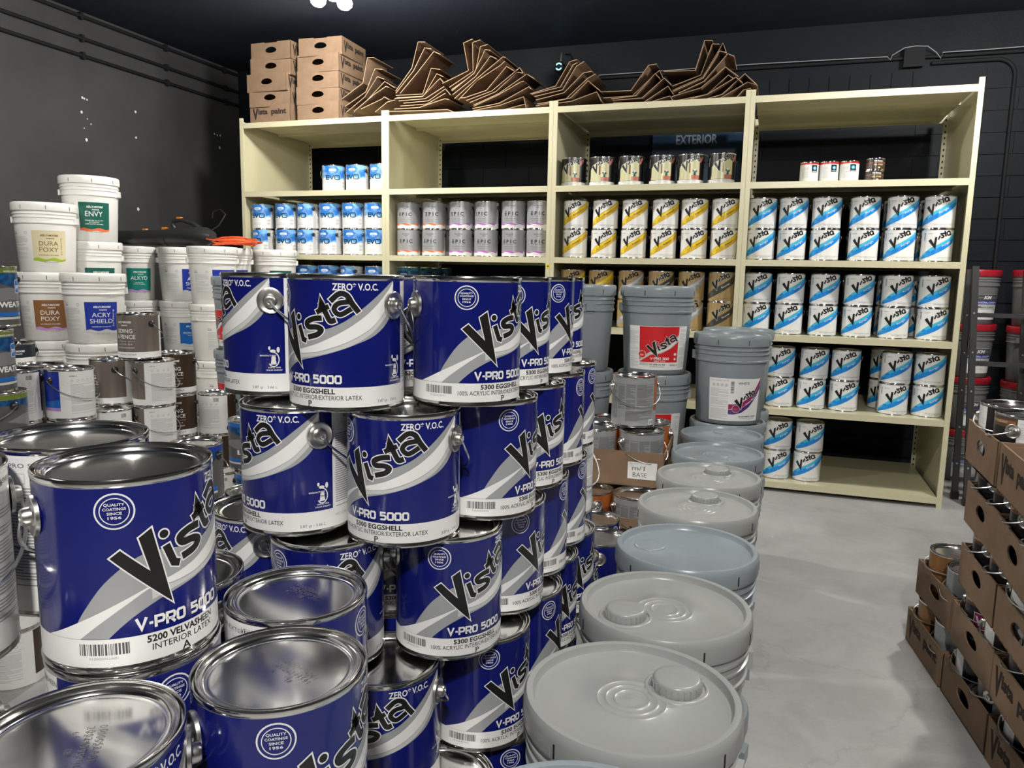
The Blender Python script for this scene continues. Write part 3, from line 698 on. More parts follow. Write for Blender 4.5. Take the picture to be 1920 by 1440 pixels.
def box_can(body, band, panel=True, vp=False):
    a = Art(); Lm = 2*PI*82.5
    a.rect(-Lm/2, 7, Lm/2, 181, body, 1); a.rect(-130, 155, 130, 181, band, 2)
    if band is BRB:
        a.rect(-126, 164, 126, 174, KMBR, 3); a.text('PREVENTS WOOD ROT', -60, 166, 6, KMC, 4, width=84, bold=.02); a.text('PREVENTS WOOD ROT', 62, 166, 6, KMC, 4, width=84, bold=.02)
    if panel: a.rect(130, 20, 225, 181, WHT, 2); a.lines(136, 30, 220, 170, SIL2, 3, 5, 1.6, 5)
    if vp: a.rect(-26, 92, 26, 140, WHT, 2); a.rect(-24, 94, 24, 138, MAG, 3); a.text('VP', 0, 104, 26, WHT, 4, width=42, bold=.05)
    a.text('EXTERIOR STAIN', 0, 66, 7, KMC, 2, width=90); a.text('WOOD FINISH', 0, 50, 6, KMC, 2, width=66); a.lines(-60, 24, 60, 42, BRB, 2, 5, 2, 4)
    return a
can_type('box_black', box_can(BKL, BRB, True, False), n=48, back=False, ea=84, drop=.03)
can_type('box_vp', box_can(BKL, BRB, True, True), n=48, back=False, ea=84, drop=.03)
can_type('box_black_b', box_can(BKL, BRB, True, False), n=48, back=True, ea=96, drop=.03)
can_type('box_wood', box_can(WDB, WDB, False), n=48, back=False, drop=.02, ea=90)
can_type('box_grey', box_can(GPAN, GPAN, False), n=48, back=False, drop=.06, ea=90)
def quart():
    a = Art(); R = 54; Lm = 2*PI*R
    a.rect(-Lm/2, 6, Lm/2, 110, WHT, 1); a.rect(-Lm/2, 108, Lm/2, 118, RED, 2)
    a.rect(-2, 62, 34, 104, BLK, 2); a.ring(16, 86, 5, 11, CY2, 3, 14); a.disc(16, 86, 5, WHT, 3, 12); a.rect(2, 66, 30, 69, WHT, 3); a.lines(-60, 20, -12, 90, SIL2, 2, 5, 2, 3); a.text('PAINT', 14, 34, 5, SIL, 2, width=26)
    return a
can_type('quart', quart(), R=.054, H=.124, ear=None, n=40, handle=False)
def gel():
    a = Art(); R = 52; Lm = 2*PI*R
    a.rect(-Lm/2, 5, Lm/2, 62, BRN, 1); a.rect(-Lm/2, 44, Lm/2, 60, BKL, 2); a.text('Old Masters', 10, 47, 9, WHT, 3, width=52, bold=.03); a.text('GEL STAIN', 10, 26, 9, KMC, 2, width=54, bold=.02); a.disc(14, 14, 7, KMC, 2, 14, 4); a.rect(-60, 40, 70, 42, ROSE, 2)
    return a
can_type('gel', gel(), R=.052, H=.068, ear=None, n=40, handle=False)
def teal_can():
    a = Art(); Lm = 2*PI*82.5
    a.rect(-Lm/2, 7, Lm/2, 181, KMN, 1); a.rect(-Lm/2, 158, Lm/2, 181, P('deep_teal', (.02, .12, .18)), 2); a.rect(-30, 90, 20, 140, WHT, 2); a.rect(-27, 93, 17, 137, CY1, 3); a.rect(30, 7, 50, 181, P('deep_teal', (.02, .12, .18)), 2)
    return a
can_type('teal', teal_can(), ear='black', n=40)
# ------------------------------------------------------------------ five-gallon buckets
BH = .365
def bucket_meshes(pl, lidm, k=1.0, cap=None):
    d = {}
    S = lambda pr: [(r*1.0, z*k) for r, z in pr]
    d['body'] = MB().lathe(S([(0, .004), (.125, .004), (.128, 0), (.1315, .004), (.1457, .255), (.1515, .2555), (.1522, .262), (.1485, .264), (.149, .284), (.1525, .285), (.1528, .2895), (.1488, .291), (.1492, .302), (.153, .303), (.153, .307), (.1495, .309), (.150, .33)]), pl, 56).mesh('body')
    lid = MB().lathe(S([(.1502, .321), (.1558, .321), (.1572, .326), (.1572, .350), (.1562, .3595), (.1530, .3645), (.1470, .3650), (.1440, .3640), (.1418, .3560), (.1400, .3530), (.1370, .3525), (.1345, .3510)] + ([(.052, .351), (.050, .3526), (.047, .351), (.040, .351), (.0375, .353), (.034, .351), (.027, .351), (.0245, .353), (.021, .351), (.012, .351), (.006, .3535), (0, .354)] if cap else [(.03, .351), (.026, .350), (0, .349)])), lidm, 56)
    for i in range(8):
        M = Matrix.Rotation(2*PI*i/8 + .35, 4, 'Z')
        lid.box((-.0013, -.1580, .327*k), (.0013, -.157, .347*k), DARKM, M)
    d['lid'] = lid.mesh('lid')
    cp = MB().lathe([(0, .0175), (.004, .018), (.012, .0178), (.031, .0180), (.0345, .0165), (.036, .0135), (.0365, 0)], lidm, 32)
    for i in range(24):
        M = Matrix.Rotation(2*PI*i/24, 4, 'Z'); cp.box((-.0012, -.0376, .001), (.0012, -.036, .0135), lidm, M)
    cp.lathe([(.0415, .0), (.0425, .0026), (.0445, .0032), (.0475, .0018), (.0490, 0)], lidm, 32)
    d['spout_cap'] = cp.mesh('spout_cap')
    fl = MB().lathe([(0, .0022), (.010, .0032), (.018, .0022), (.024, .003), (.032, .0036), (.035, .002), (.036, 0)], lidm, 32)
    d['flush_cap'] = fl.mesh('spout_cap')
    ear = MB().box((-.02, -.160, -.016), (.02, -.146, .016), pl); d['ear'] = ear.mesh('ear')
    d['k'] = k
    return d
BT = {'grey': bucket_meshes(GRYPL, GRYPL, 1, True), 'pale': bucket_meshes(GRYPL2, GRYPL2, 1, True), 'bluish': bucket_meshes(GRYPL3, GRYPL3, 1, False), 'white': bucket_meshes(WHTPL, WHTPL), 'red': bucket_meshes(GRYD, REDPL, .352/.365)}
b1 = bail(.151, .365, .28, .125, False, .0017, 90, .006); b2 = bail(.151, .365, .28, .125, True, .0017, 90, .006)
BLAB = {}
def blabel(key, art): BLAB[key] = art.wrap('printed_label', .1318, 56, .1466, .26, .00018)
def place_bucket(kind, lab, x, y, z, rz, label, group, front_bail=False, cap=None, capang=0, name='bucket'):
    d = BT[kind]; t = thing(name, label, 'bucket', (x, y, z), math.radians(rz), group)
    link('body', d['body'], t); ld = link('lid', d['lid'], t)
    if lab: link('printed_label', BLAB[lab], t)
    link('handle', b1 if front_bail else b2, t)
    for s in (90, -90): link('ear', d['ear'], t, (0, 0, .275*d['k']), math.radians(s))
    if cap:
        a = math.radians(capang); r = .082
        link('spout_cap', d['spout_cap' if cap == 'cap' else 'flush_cap'], ld, (r*math.sin(a), -r*math.cos(a), .3512))
    return t
def km_bucket(col, lines, strip=None, tcol=WHT, big=22, vside=None, small=None, x0=-22):
    """information block at the left, coloured label at the right"""
    a = Art()
    a.text('KELLY', x0-100, 208, 6, TXT, 1, width=24); a.rect(x0-112, 198, x0-90, 204, TXT, 1); a.ring(x0-30, 204, 6, 7.5, TXT, 1, 14)
    a.lines(x0-112, 70, x0-22, 186, SIL2, 1, 5.2, 2.2, 17)
    a.rect(x0, 62, x0+150, 218, col, 1)
    if strip is not None:
        n = 14; up = [(x0+150*i/n, 72+5*math.sin(i*.9)) for i in range(n+1)]; lo = [(x0+150*(n-i)/n, 58+3*math.sin((n-i)*.9+1)) for i in range(n+1)]
        a.poly(lo+up, strip, 2)
    a.text('KELLY-MOORE', x0+76, 188, 10, tcol, 3, width=76, bold=.045, shear=.2); a.text('PAINTS', x0+80, 174, 7, tcol, 3, width=34, bold=.04)
    y = 140
    for s in lines:
        a.text(s, x0+72, y, big, tcol, 3, width=min(104, 21*len(s)), bold=.004); y -= big*1.35
    for i, s in enumerate(small or ['PREMIUM QUALITY', 'ENAMEL']): a.text(s, x0+72, y+big*.5-10*i, 6, tcol, 3, width=min(90, 6.2*len(s)), bold=.01)
    if vside: a.text(vside, x0+132, 92, 7, tcol, 3, rot=90, al='l', width=90)
    a.text('INT TINT BASE', x0+80, 50, 5.5, TXT, 1, width=64, bold=.01)
    return a
blabel('dura_cream', km_bucket(KMC, ['DURA', 'POXY'], LIME, BRT, 24, 'EXTERIOR', ['EGGSHELL ENAMEL']))
blabel('dura_brown', km_bucket(KMBR, ['DURA', 'POXY'], LILAC, WHT, 24, None, ['INTERIOR ENAMEL']))
blabel('envy', km_bucket(KMG, ['ENVY'], ORG, WHT, 30, None, ['PREMIUM QUALITY', 'EXTERIOR', 'SEMI-GLOSS ENAMEL']))
blabel('acry', km_bucket(KMB, ['ACRY', 'SHIELD'], SIL2, WHT, 24, 'EXTERIOR', ['PREMIUM QUALITY']))
blabel('alkyd', km_bucket(KMT, ['ALKYD'], LILAC, WHT, 26, None, ['INTERIOR', 'SATIN ENAMEL']))
blabel('prof', km_bucket(KMP, ['PROFESSIONAL'], SIL2, WHT, 15, None, ['INTERIOR']))
blabel('navy', km_bucket(KMN, ['PREMIUM'], SIL2, WHT, 18))
def red300():
    a = Art()
    a.rect(-128, 20, 128, 202, WHT, 1); a.rect(-78, 52, 82, 200, RED, 2)
    a.poly([(-78,62),(-40,92),(0,112),(40,128),(82,168),(82,140),(50,112),(10,90),(-30,84),(-78,52)], SIL2, 3); a.poly([(-40,86),(0,98),(40,118),(82,158),(82,148),(40,108),(0,92)], WHT, 4)
    T = lambda l: [(x_*.92-2, y_*.92+14) for x_, y_ in l]
    a.poly(T(outset(V_PTS, 1.5)), WHT, 5); a.poly(T(V_PTS), BLK, 6)
    b = Art(); vista_letters(b, WHT, 10.4, 1.4, 5); vista_letters(b, BLK, 7.4, 0, 6)
    for q, mt, lv in b.p: a.p.append((T(q), mt, lv))
    a.disc(-66, 84, 16, WHT, 5, 20); a.disc(-66, 84, 14.5, RED, 6, 20); a.lines(-75, 76, -57, 92, WHT, 7, 4, 1.6, 2)
    techno(a, 'V-PRO 300', -32, 63, 10, 76, WHT, 5); a.text('ZERO* V.O.C.', 6, 55, 5, WHT, 5, width=48, bold=.03)
    a.text('340 SEMI-GLOSS', -4, 40, 7, DGR, 2, width=66, bold=.03); a.text('INTERIOR LATEX', -4, 31, 6, DGR, 2, width=58); a.text('WHITE - P', 66, 37, 7, DGR, 2, width=36, bold=.03); a.barcode(-76, 38, -40, 50, SIL, 2)
    a.lines(-124, 30, -84, 180, SIL2, 2, 4.4, 2, 3); a.lines(88, 30, 124, 190, SIL2, 2, 4.4, 2, 4); a.disc(70, 86, 6, WHT, 4, 14); a.disc(70, 66, 5, WHT, 4, 10)
    return a
blabel('red300', red300())
def weather():
    a = Art()
    a.rect(-90, 16, 120, 192, WHT, 1)
    a.text('TOP COATING MASTER', -48, 180, 5, TXT, 2, width=70); a.lines(-84, 26, -14, 150, SIL2, 2, 4.4, 2.2, 8)
    for k in range(4): a.rect(-76+k*16, 158, -66+k*16, 170, SIL2, 2)
    a.barcode(-6, 132, 6, 180, DGR, 2, vert=True); a.text('WHITE', 42, 168, 11, DGR, 2, width=44, bold=.01)
    low = [(-12,44),(10,44),(40,52),(70,74),(96,108),(120,150)]
    bd = lambda o0, o1, mt, lv: a.poly([(x_, y_+o0) for x_, y_ in low]+[(x_, y_+o1) for x_, y_ in reversed(low)], mt, lv)
    bd(0, 42, MAG, 2); bd(0, 17, VIO, 3); bd(19, 20.5, WHT, 4)
    a.disc(18, 68, 16, WHT, 5, 20); a.disc(18, 68, 14.8, MAG, 6, 20); a.lines(9, 60, 27, 77, ROSE, 7, 4, 1.6, 2)
    vista2(a, BLK, 34, 34, .62, 9, WHT); a.text('Weather Master', 78, 98, 7, WHT, 6, rot=36, width=56, bold=.02)
    a.text('ELASTOMERIC FINISH', 70, 33, 6, DGR, 2, width=78, bold=.03); a.text('EXTERIOR COATING', 70, 25, 5, TXT, 2, width=66)
    return a
blabel('weather', weather())
def indus():
    a = Art()
    a.rect(-80, 30, 92, 196, SIL2, 1); a.rect(-78, 140, 90, 194, DGR, 2); a.rect(-78, 128, 90, 152, KMB, 3)
    a.text('KM', 6, 164, 20, WHT, 3, width=46, bold=.05, shear=.25); a.rect(-60, 172, -22, 173.2, SIL2, 3); a.rect(36, 172, 74, 173.2, SIL2, 3)
    a.text('INDUSTRIAL COATING', 6, 138, 9, WHT, 4, width=148, bold=.03); a.text('HIGH PERFORMANCE SYSTEM', 6, 131, 5, WHT, 4, width=120); a.text('Mars-Level', 6, 104, 16, DGR, 2, width=104, bold=.02)
    a.rect(-78, 32, 90, 92, WHT, 2); a.text('EPOXY', 6, 74, 6, TXT, 3, width=40); a.text('COATING', 6, 56, 5, TXT, 3, width=60)
    return a
blabel('indus', indus())
def cure():
    a = Art()
    a.rect(-110, 36, 100, 190, WHT, 1); a.rect(-44, 148, 100, 190, KMN, 2); a.text('CURE-SEAL', 24, 112, 14, DGR, 2, width=116, bold=.03); a.rect(-50, 58, 100, 68, P('periwinkle', (.2, .3, .62)), 2); a.lines(-104, 50, -58, 178, SIL2, 2, 5, 2, 3)
    return a
blabel('cure', cure())
# ------------------------------------------------------------------ cardboard trays
TW, TH, TT = .352, .122, .0045
def wall_hole():
    """panel TW x TH in XZ with an oblong hand hole and a notched top edge, thickness along +Y"""
    hx, hz, rx, rz = 0, TH*.56, .050, .025; n = 20
    inner = [(hx+rx*math.cos(2*PI*i/n), hz+rz*math.sin(2*PI*i/n)*(1 if math.sin(2*PI*i/n) > 0 else .7)) for i in range(n)]
    outer = []
    for i in range(n):
        a = 2*PI*i/n; cx_, cz_ = math.cos(a), math.sin(a)
        tx = (TW/2)/abs(cx_) if abs(cx_) > 1e-6 else 9; tz = ((TH-hz) if cz_ > 0 else hz)/abs(cz_) if abs(cz_) > 1e-6 else 9
        t = min(tx, tz); outer.append((hx+cx_*t, hz+cz_*t))
    corners = [(TW/2, TH), (-TW/2, TH), (-TW/2, 0), (TW/2, 0)]
    vs = []; fs = []
    for yy in (0, TT):
        for p in inner: vs.append((p[0], yy, p[1]))
        for p in outer: vs.append((p[0], yy, p[1]))
        for p in corners: vs.append((p[0], yy, p[1]))
    K = 2*n+4
    def side_of(p):
        if abs(p[1]-TH) < 1e-6: return 'T'
        if abs(p[1]) < 1e-6: return 'B'
        return 'R' if p[0] > 0 else 'L'
    for i in range(n):
        j = (i+1) % n
        fs.append((i, n+i, n+j, j)); fs.append((K+i, K+j, K+n+j, K+n+i)); fs.append((i, j, K+j, K+i))
        sa, sb = side_of(outer[i]), side_of(outer[j])
        if sa != sb:
            c = {('R','T'): 0, ('T','L'): 1, ('L','B'): 2, ('B','R'): 3}[(sa, sb)]
            fs.append((n+i, 2*n+c, n+j)); fs.append((K+n+j, K+2*n+c, K+n+i))
    cc = [2*n+c for c in (0, 1, 2, 3)]
    for a_, b_ in zip(cc, cc[1:]+cc[:1]): fs.append((a_, b_, K+b_, K+a_))
    return vs, fs
wh_v, wh_f = wall_hole()
panel_hole = MB().add(wh_v, wh_f, CARD)
for sx in (-1, 1): panel_hole.box((min(sx*.055, sx*TW/2), .0, TH), (max(sx*.055, sx*TW/2), TT, TH+.005), CARD)
panel_hole = panel_hole.mesh('side_panel')
panel_full = MB().box((-TW/2, 0, 0), (TW/2, TT, TH+.004), CARD).mesh('side_panel')
flap = MB().box((-TW/2+.006, 0, 0), (-TW/2+.11, .003, TH-.004), CARD).box((TW/2-.11, 0, 0), (TW/2-.006, .003, TH-.004), CARD).mesh('corner_flap')
tray_bot = MB().box((-TW/2, -TW/2, 0), (TW/2, TW/2, TT), CARD).mesh('bottom')
ta = Art(); ta.text('V', -128, 30, 74, CARDP, 1, width=50, bold=.05); ta.text('ista', -62, 64, 38, CARDP, 1, width=82, bold=.045)
tb = Art(); tb.text('paint', 76, 64, 38, CARDP, 1, width=132, bold=.045)
tray_txt = ta.flat('printed_word', Matrix.Rotation(PI/2, 4, 'X')); tray_txt2 = tb.flat('printed_word', Matrix.Rotation(PI/2, 4, 'X'))
def tray(x, y, z, rz, label, group, text_on=(1, 3), flapped=True, plain=(), tilt=None, cat='cardboard box', sc=1.0):
    """open cardboard tray; sides 0=-Y 1=+X 2=+Y 3=-X; the lettered sides carry print, the others a hand hole"""
    t = thing('cardboard_tray', label, cat, (x, y, z), math.radians(rz), group)
    if sc != 1: t.scale = (sc, sc, sc)
    if tilt: t.rotation_euler = (math.radians(tilt[0]), math.radians(tilt[1]), math.radians(rz))
    link('bottom', tray_bot, t)
    for k in range(4):
        M = k*PI/2; off = Matrix.Rotation(M, 3, 'Z') @ Vector((0, -TW/2, 0))
        s = link('side_panel', panel_full if k in text_on or k in plain else panel_hole, t, off, M)
        if k in text_on: link('printed_word', tray_txt, s, (0, -.0004, .0)); link('printed_word', tray_txt2, s, (0, -.0004, .0))
        if flapped and k not in text_on: link('corner_flap', flap, s, (0, TT+.0005, 0))
    return t
# ------------------------------------------------------------------ blue cans in the front stack
TIER = {6: 'top tier', 5: 'second tier from top', 4: 'third tier from top', 3: 'fourth tier from top', 2: 'fifth tier from top'}
G_BLUE = 'blue and silver paint cans stacked in front'
VP = [
 ('vpro_egg', 3.102, -3.886, 6, -68, 'blue paint can on top tier, far left, round lug and leaf emblem facing'),
 ('vpro_egg', 3.277, -3.960, 6, -16, 'foremost blue paint can on top tier, full slanted logo facing'),
 ('vpro_egg', 3.420, -3.845, 6, 54, 'blue paint can on top tier with round seal and lug at left'),
 ('vpro_egg', 3.416, -3.667, 6, 66, 'second blue can of the top tier receding row'),
 ('vpro_egg', 3.412, -3.485, 6, 87, 'third blue can of the top tier receding row'),
 ('vpro_egg', 3.390, -3.310, 6, 56, 'last blue can of the top tier receding row'),
 ('vpro_egg', 3.245, -3.760, 6, 60, 'shaded blue can seen in the gap between the two front top cans'),
 ('vpro_egg', 3.191, -3.963, 5, -42, 'left blue can of the second tier with lug and wire handle facing'),
 ('vpro_egg', 3.362, -3.945, 5, -10, 'foremost blue can of the second tier with scratched logo'),
 ('vpro_egg', 3.433, -3.787, 5, 78, 'blue can of second tier directly under the sealed top can'),
 ('vpro_egg', 3.432, -3.609, 5, 59, 'second blue can of the second tier receding row'),
 ('vpro_egg', 3.428, -3.438, 5, 111, 'third blue can of the second tier receding row'),
 ('vpro_egg', 3.412, -3.260, 5, 110, 'last blue can of the second tier receding row'),
 ('vpro_egg', 3.095, -3.920, 4, -61, 'blue can left in third tier, half hidden behind the big front can'),
 ('vpro_egg', 3.255, -3.985, 4, 10, 'blue can in third tier behind the open pair of front lids'),
 ('vpro_egg', 3.410, -3.885, 4, 46, 'foremost blue can of the third tier with complete slanted logo'),
 ('vpro_egg', 3.430, -3.716, 4, 80, 'second blue can of the third tier with scratched label'),
 ('vpro_egg', 3.427, -3.544, 4, 112, 'third blue can of the third tier receding row'),
 ('vpro_egg', 3.424, -3.372, 4, 108, 'fourth blue can of the third tier receding row'),
 ('vpro_egg', 3.349, -3.983, 3, -2, 'blue can low in fourth tier right of the front lid pair'),
 ('vpro_egg', 3.436, -3.812, 3, 64, 'foremost blue can of the fourth tier beside the nearest grey lid'),
 ('vpro_egg', 3.446, -3.640, 3, 94, 'second blue can of the fourth tier receding row'),
 ('vpro_egg', 3.433, -3.468, 3, 71, 'third blue can of the fourth tier receding row'),
 ('vpro_egg', 3.430, -3.297, 3, 60, 'fourth blue can of the fourth tier receding row'),
 ('vpro_egg', 3.375, -4.150, 2, 20, 'blue can with only its lid showing below the fourth tier'),
 ('vpro_egg', 3.430, -3.960, 2, 60, 'blue can with stamped lid at the very bottom of view'),
 ('vpro_egg', 3.455, -3.780, 2, 70, 'dark blue can in shadow beside the nearest grey bucket'),
 ('vpro_egg', 3.450, -3.600, 2, 70, 'second shaded blue can beside the grey buckets'),
 ('vpro_egg', 3.440, -3.420, 2, 70, 'third shaded blue can beside the grey buckets'),
 ('vpro_egg', 3.375, -2.975, 2, 40, 'blue can low between the blue stack and the third grey lid'),
 ('vpro_egg', 3.426, -2.806, 2, 110, 'blue can with wide shiny lid rim beside the fourth grey lid'),
 ('vpro_egg', 3.369, -2.640, 2, 100, 'blue can with clean lid in front of the lettered cardboard tray'),
 ('vpro_egg', 3.385, -3.126, 3, 100, 'blue can under the white-panelled can behind the stack'),
 ('vpro_egg', 3.393, -3.170, 4, -120, 'can turned to its white text panel at the end of the stack'),
 ('vpro_velva', 3.252, -4.350, 5, 71, 'large blue can nearest the camera at left with barcode'),
 ('vpro_velva', 3.256, -4.352, 4, 101, 'blue can directly beneath the large near left can'),
 ('vpro_velva', 3.431, -4.347, 4, 65, 'blue can with stamped lid in the bottom centre foreground'),
 ('vpro_velva', 3.345, -4.195, 4, 131, 'blue can with mirror-like lid behind the stamped centre lid'),
 ('vpro_velva', 3.342, -4.500, 4, 34, 'nearest can at bottom left, lid mirroring a barcode'),
 ('vpro_velva', 3.098, -4.279, 5, -131, 'can showing its white text side behind the large near can'),
 ('vpro_velva', 3.092, -4.457, 5, -110, 'can cut by the left edge showing small text panel'),
 ('vpro_velva', 3.168, -4.540, 4, -100, 'low can cut by the left edge, lid below text panel can'),
 ('vpro_velva', 3.165, -4.198, 4, 178, 'can half hidden right of the large near can, white side showing'),
]
lid_txt = Art(); lid_txt.text('010052A001', 0, 6, 6.5, DGR, 1, width=50, bold=-.01); lid_txt.text('2024299591', 0, -4, 6.5, DGR, 1, width=50, bold=-.01); lid_txt.text('6', -18, -14, 6, DGR, 1); lid_txt.text('18', 8, -14, 6, DGR, 1)
lid_txt_m = lid_txt.flat('stamped_code', Matrix.Identity(4))
for key, x, y, l, rz, lab in VP:
    t = place_can(key, x, y, l*CH, rz, lab, G_BLUE)
    if 'stamped' in lab or 'mirroring' in lab:
        ld = [c for c in t.children if c.name.startswith('lid')][0]
        link('stamped_code', lid_txt_m, ld, (.008, -.01, CH-.0063), math.radians((-55 if 'mirroring' in lab else -20) - rz))
# unseen lower cans that carry the stack
for x, y in [(3.25,-4.35),(3.43,-4.34),(3.16,-4.2),(3.17,-4.54),(3.34,-4.52)]:
    for l in (2, 3): place_can('vpro_velva', x, y, l*CH, 70, 'blue can hidden inside the lower part of the front stack', G_BLUE)
for x, y in [(3.1,-3.92),(3.25,-3.78),(3.08,-3.74)]:
    for l in ((3, 4, 5) if y > -3.8 else (3,)): place_can('vpro_egg', x, y, l*CH, 40, 'blue can hidden inside the lower part of the front stack', G_BLUE)
PAL = mat('pallet_wood', (0.42, 0.29, 0.17), .8, noise=(4, (0.33, 0.22, 0.12), .4, .7, (8, 1, 8)))
def pallet(x0, y0, x1, y1, z1, label):
    t = thing('wooden_pallet', label, 'pallet', ((x0+x1)/2, (y0+y1)/2, 0)); hx, hy = (x1-x0)/2, (y1-y0)/2
    n = max(3, int(2*hy/.14))
    for i in range(n): MB().box((-hx, -hy+2*hy*i/n, z1-.02), (hx, -hy+2*hy*(i+.8)/n, z1), PAL).build('deck_board', t)
    for s in (-1, 0, 1): MB().box((s*(hx-.03)-.03, -hy, 0), (s*(hx-.03)+.03, hy, z1-.02), PAL).build('bearer', t)
pallet(3.0, -4.62, 3.53, -2.55, 2*CH, 'wooden crate base hidden under the stack of blue cans')
# ------------------------------------------------------------------ row of grey buckets with spout lids
GR = [(-3.905, 'pale', 'cap', 135), (-3.582, 'pale', 'cap', -50), (-3.258, 'bluish', 'flush', -95), (-2.920, 'pale', 'cap', 170), (-2.600, 'pale', 'cap', 165), (-2.266, 'grey', 'flush', 60), (-1.940, 'bluish', 'flush', 180)]
for i, (y, kd, cp, ca) in enumerate(GR):
    for l in (0, 1):
        lab = ('%s grey bucket lid of the aisle row counting from the camera' % ORD[i]) if l else ('grey bucket under the %s lidded bucket of the aisle row' % ORD[i])
        place_bucket(kd if l else 'grey', None, 3.712+.004*((i*7) % 3-1), y, l*BH, (17*i+40*l) % 90 - 45, lab, 'grey buckets lining the aisle', False, cp, ca - ((17*i+40*l) % 90 - 45))
place_bucket('grey', None, 3.712, -4.235, 0, 10, 'grey bucket at the bottom edge nearest the camera', 'grey buckets lining the aisle', False, 'cap', 30)
place_bucket('bluish', None, 3.712, -4.235, BH, 10, 'upper grey bucket cut by the bottom edge nearest the camera', 'grey buckets lining the aisle')
for i, l in enumerate((0, 1, 2)):
    place_bucket('grey', 'weather' if l == 2 else None, 3.712, -1.622, l*BH, 8 if l == 2 else 60, 'grey bucket with white and purple label at the end of the aisle row' if l == 2 else 'grey bucket %s below the purple labelled bucket' % ('directly' if l else 'two'), 'grey buckets lining the aisle', l == 2, 'flush' if l == 2 else None)
    place_bucket('grey', None, 3.722, -1.305, l*BH, -70, 'grey bucket behind the purple labelled bucket, %s of its column' % ('bottom', 'middle', 'top')[l], 'grey buckets lining the aisle')
# red labelled grey buckets on a low base
for (x, y, nm, rz) in [(3.397, -1.64, 'facing', 14), (3.070, -1.70, 'turned', -58), (1.33, -1.70, 'left', -45)]:
    for l in range(3):
        place_bucket('grey', 'red300', x, y, .19+l*BH, rz if l == 2 else rz+(12 if nm != 'left' else 0)*(2-l)-20*(nm == 'facing')*(l == 1), 'grey bucket with red label, %s of the column %s' % (('bottom', 'middle', 'top')[l], {'facing': 'behind the orange-labelled cans', 'turned': 'behind the blue stack', 'left': 'left of the blue stack'}[nm]), 'red labelled grey buckets')
pallet(2.88, -1.9, 3.555, -1.45, .19, 'wooden pallet hidden under the red labelled buckets')
pallet(1.14, -1.9, 1.52, -1.5, .19, 'small wooden pallet hidden under the left red labelled buckets')
# ------------------------------------------------------------------ grey cans with orange sides in trays
G_OR = 'grey and orange stain cans in trays'
for lv, lab in ((0, 'bottom cardboard tray hidden under the orange-labelled cans'), (1, 'hidden cardboard tray above the bottom tray behind the blue stack')):
    tray(3.37, -2.26, lv*CH+.001, 2, lab, 'trays behind the blue stack', (0, 2))
for lv in (0, 1):
    for dx in (-.085, .085):
        for dy in (-.085, .085): place_can('grey_orange', 3.37+dx, -2.26+dy, lv*CH+.006, 20, 'grey stain can hidden in the trays behind the blue stack', G_OR)
tray(3.37, -2.262, 2*CH+.004, 2, 'lettered cardboard tray low between blue stack and grey buckets', 'trays behind the blue stack', (0, 2))
place_can('grey_orange', 3.287, -2.345, 2*CH+.009, -60, 'grey can with orange side facing in the lower tray', G_OR)
place_can('grey_orange', 3.457, -2.345, 2*CH+.009, 30, 'grey can in the lower tray right of the orange sided can', G_OR)
for dx in (-.085, .085): place_can('grey_orange', 3.37+dx, -2.176, 2*CH+.009, 10, 'grey can hidden at the back of the lower tray', G_OR)
bt = tray(3.355, -2.105, 3*CH+.012, 2, 'cardboard tray with handwritten paper tag', 'trays behind the blue stack', (1, 3), plain=(0,))
place_can('grey_orange', 3.270, -2.190, 3*CH+.017, 30, 'left grey text-panel can standing in the tagged tray', G_OR)
place_can('grey_orange', 3.440, -2.192, 3*CH+.017, 42, 'right grey can with orange side in the tagged tray', G_OR)
for dx in (-.085, .085): place_can('grey_orange', 3.355+dx, -2.02, 3*CH+.017, 170+dx*100, 'orange topped can at the back of the tagged tray', G_OR)
place_can('grey_orange', 3.392, -2.105, 4*CH+.018, 26, 'grey text-panel can standing on top of the tagged tray cans', G_OR)
tg = Art(); tg.rect(-52, 0, 52, 62, PAPER, 1); tg.text('KELLY-MOORE', -30, 54, 4, TXT, 2, width=30); tg.text('m/1', -14, 32, 17, BLK, 2, width=44, bold=-.01); tg.text('BASE', -8, 8, 17, BLK, 2, width=50, bold=-.01)
o = link('paper_tag', tg.flat('paper_tag', Matrix.Rotation(PI/2, 4, 'X')), bt, (.10, -TW/2-.001, .028), math.radians(0))
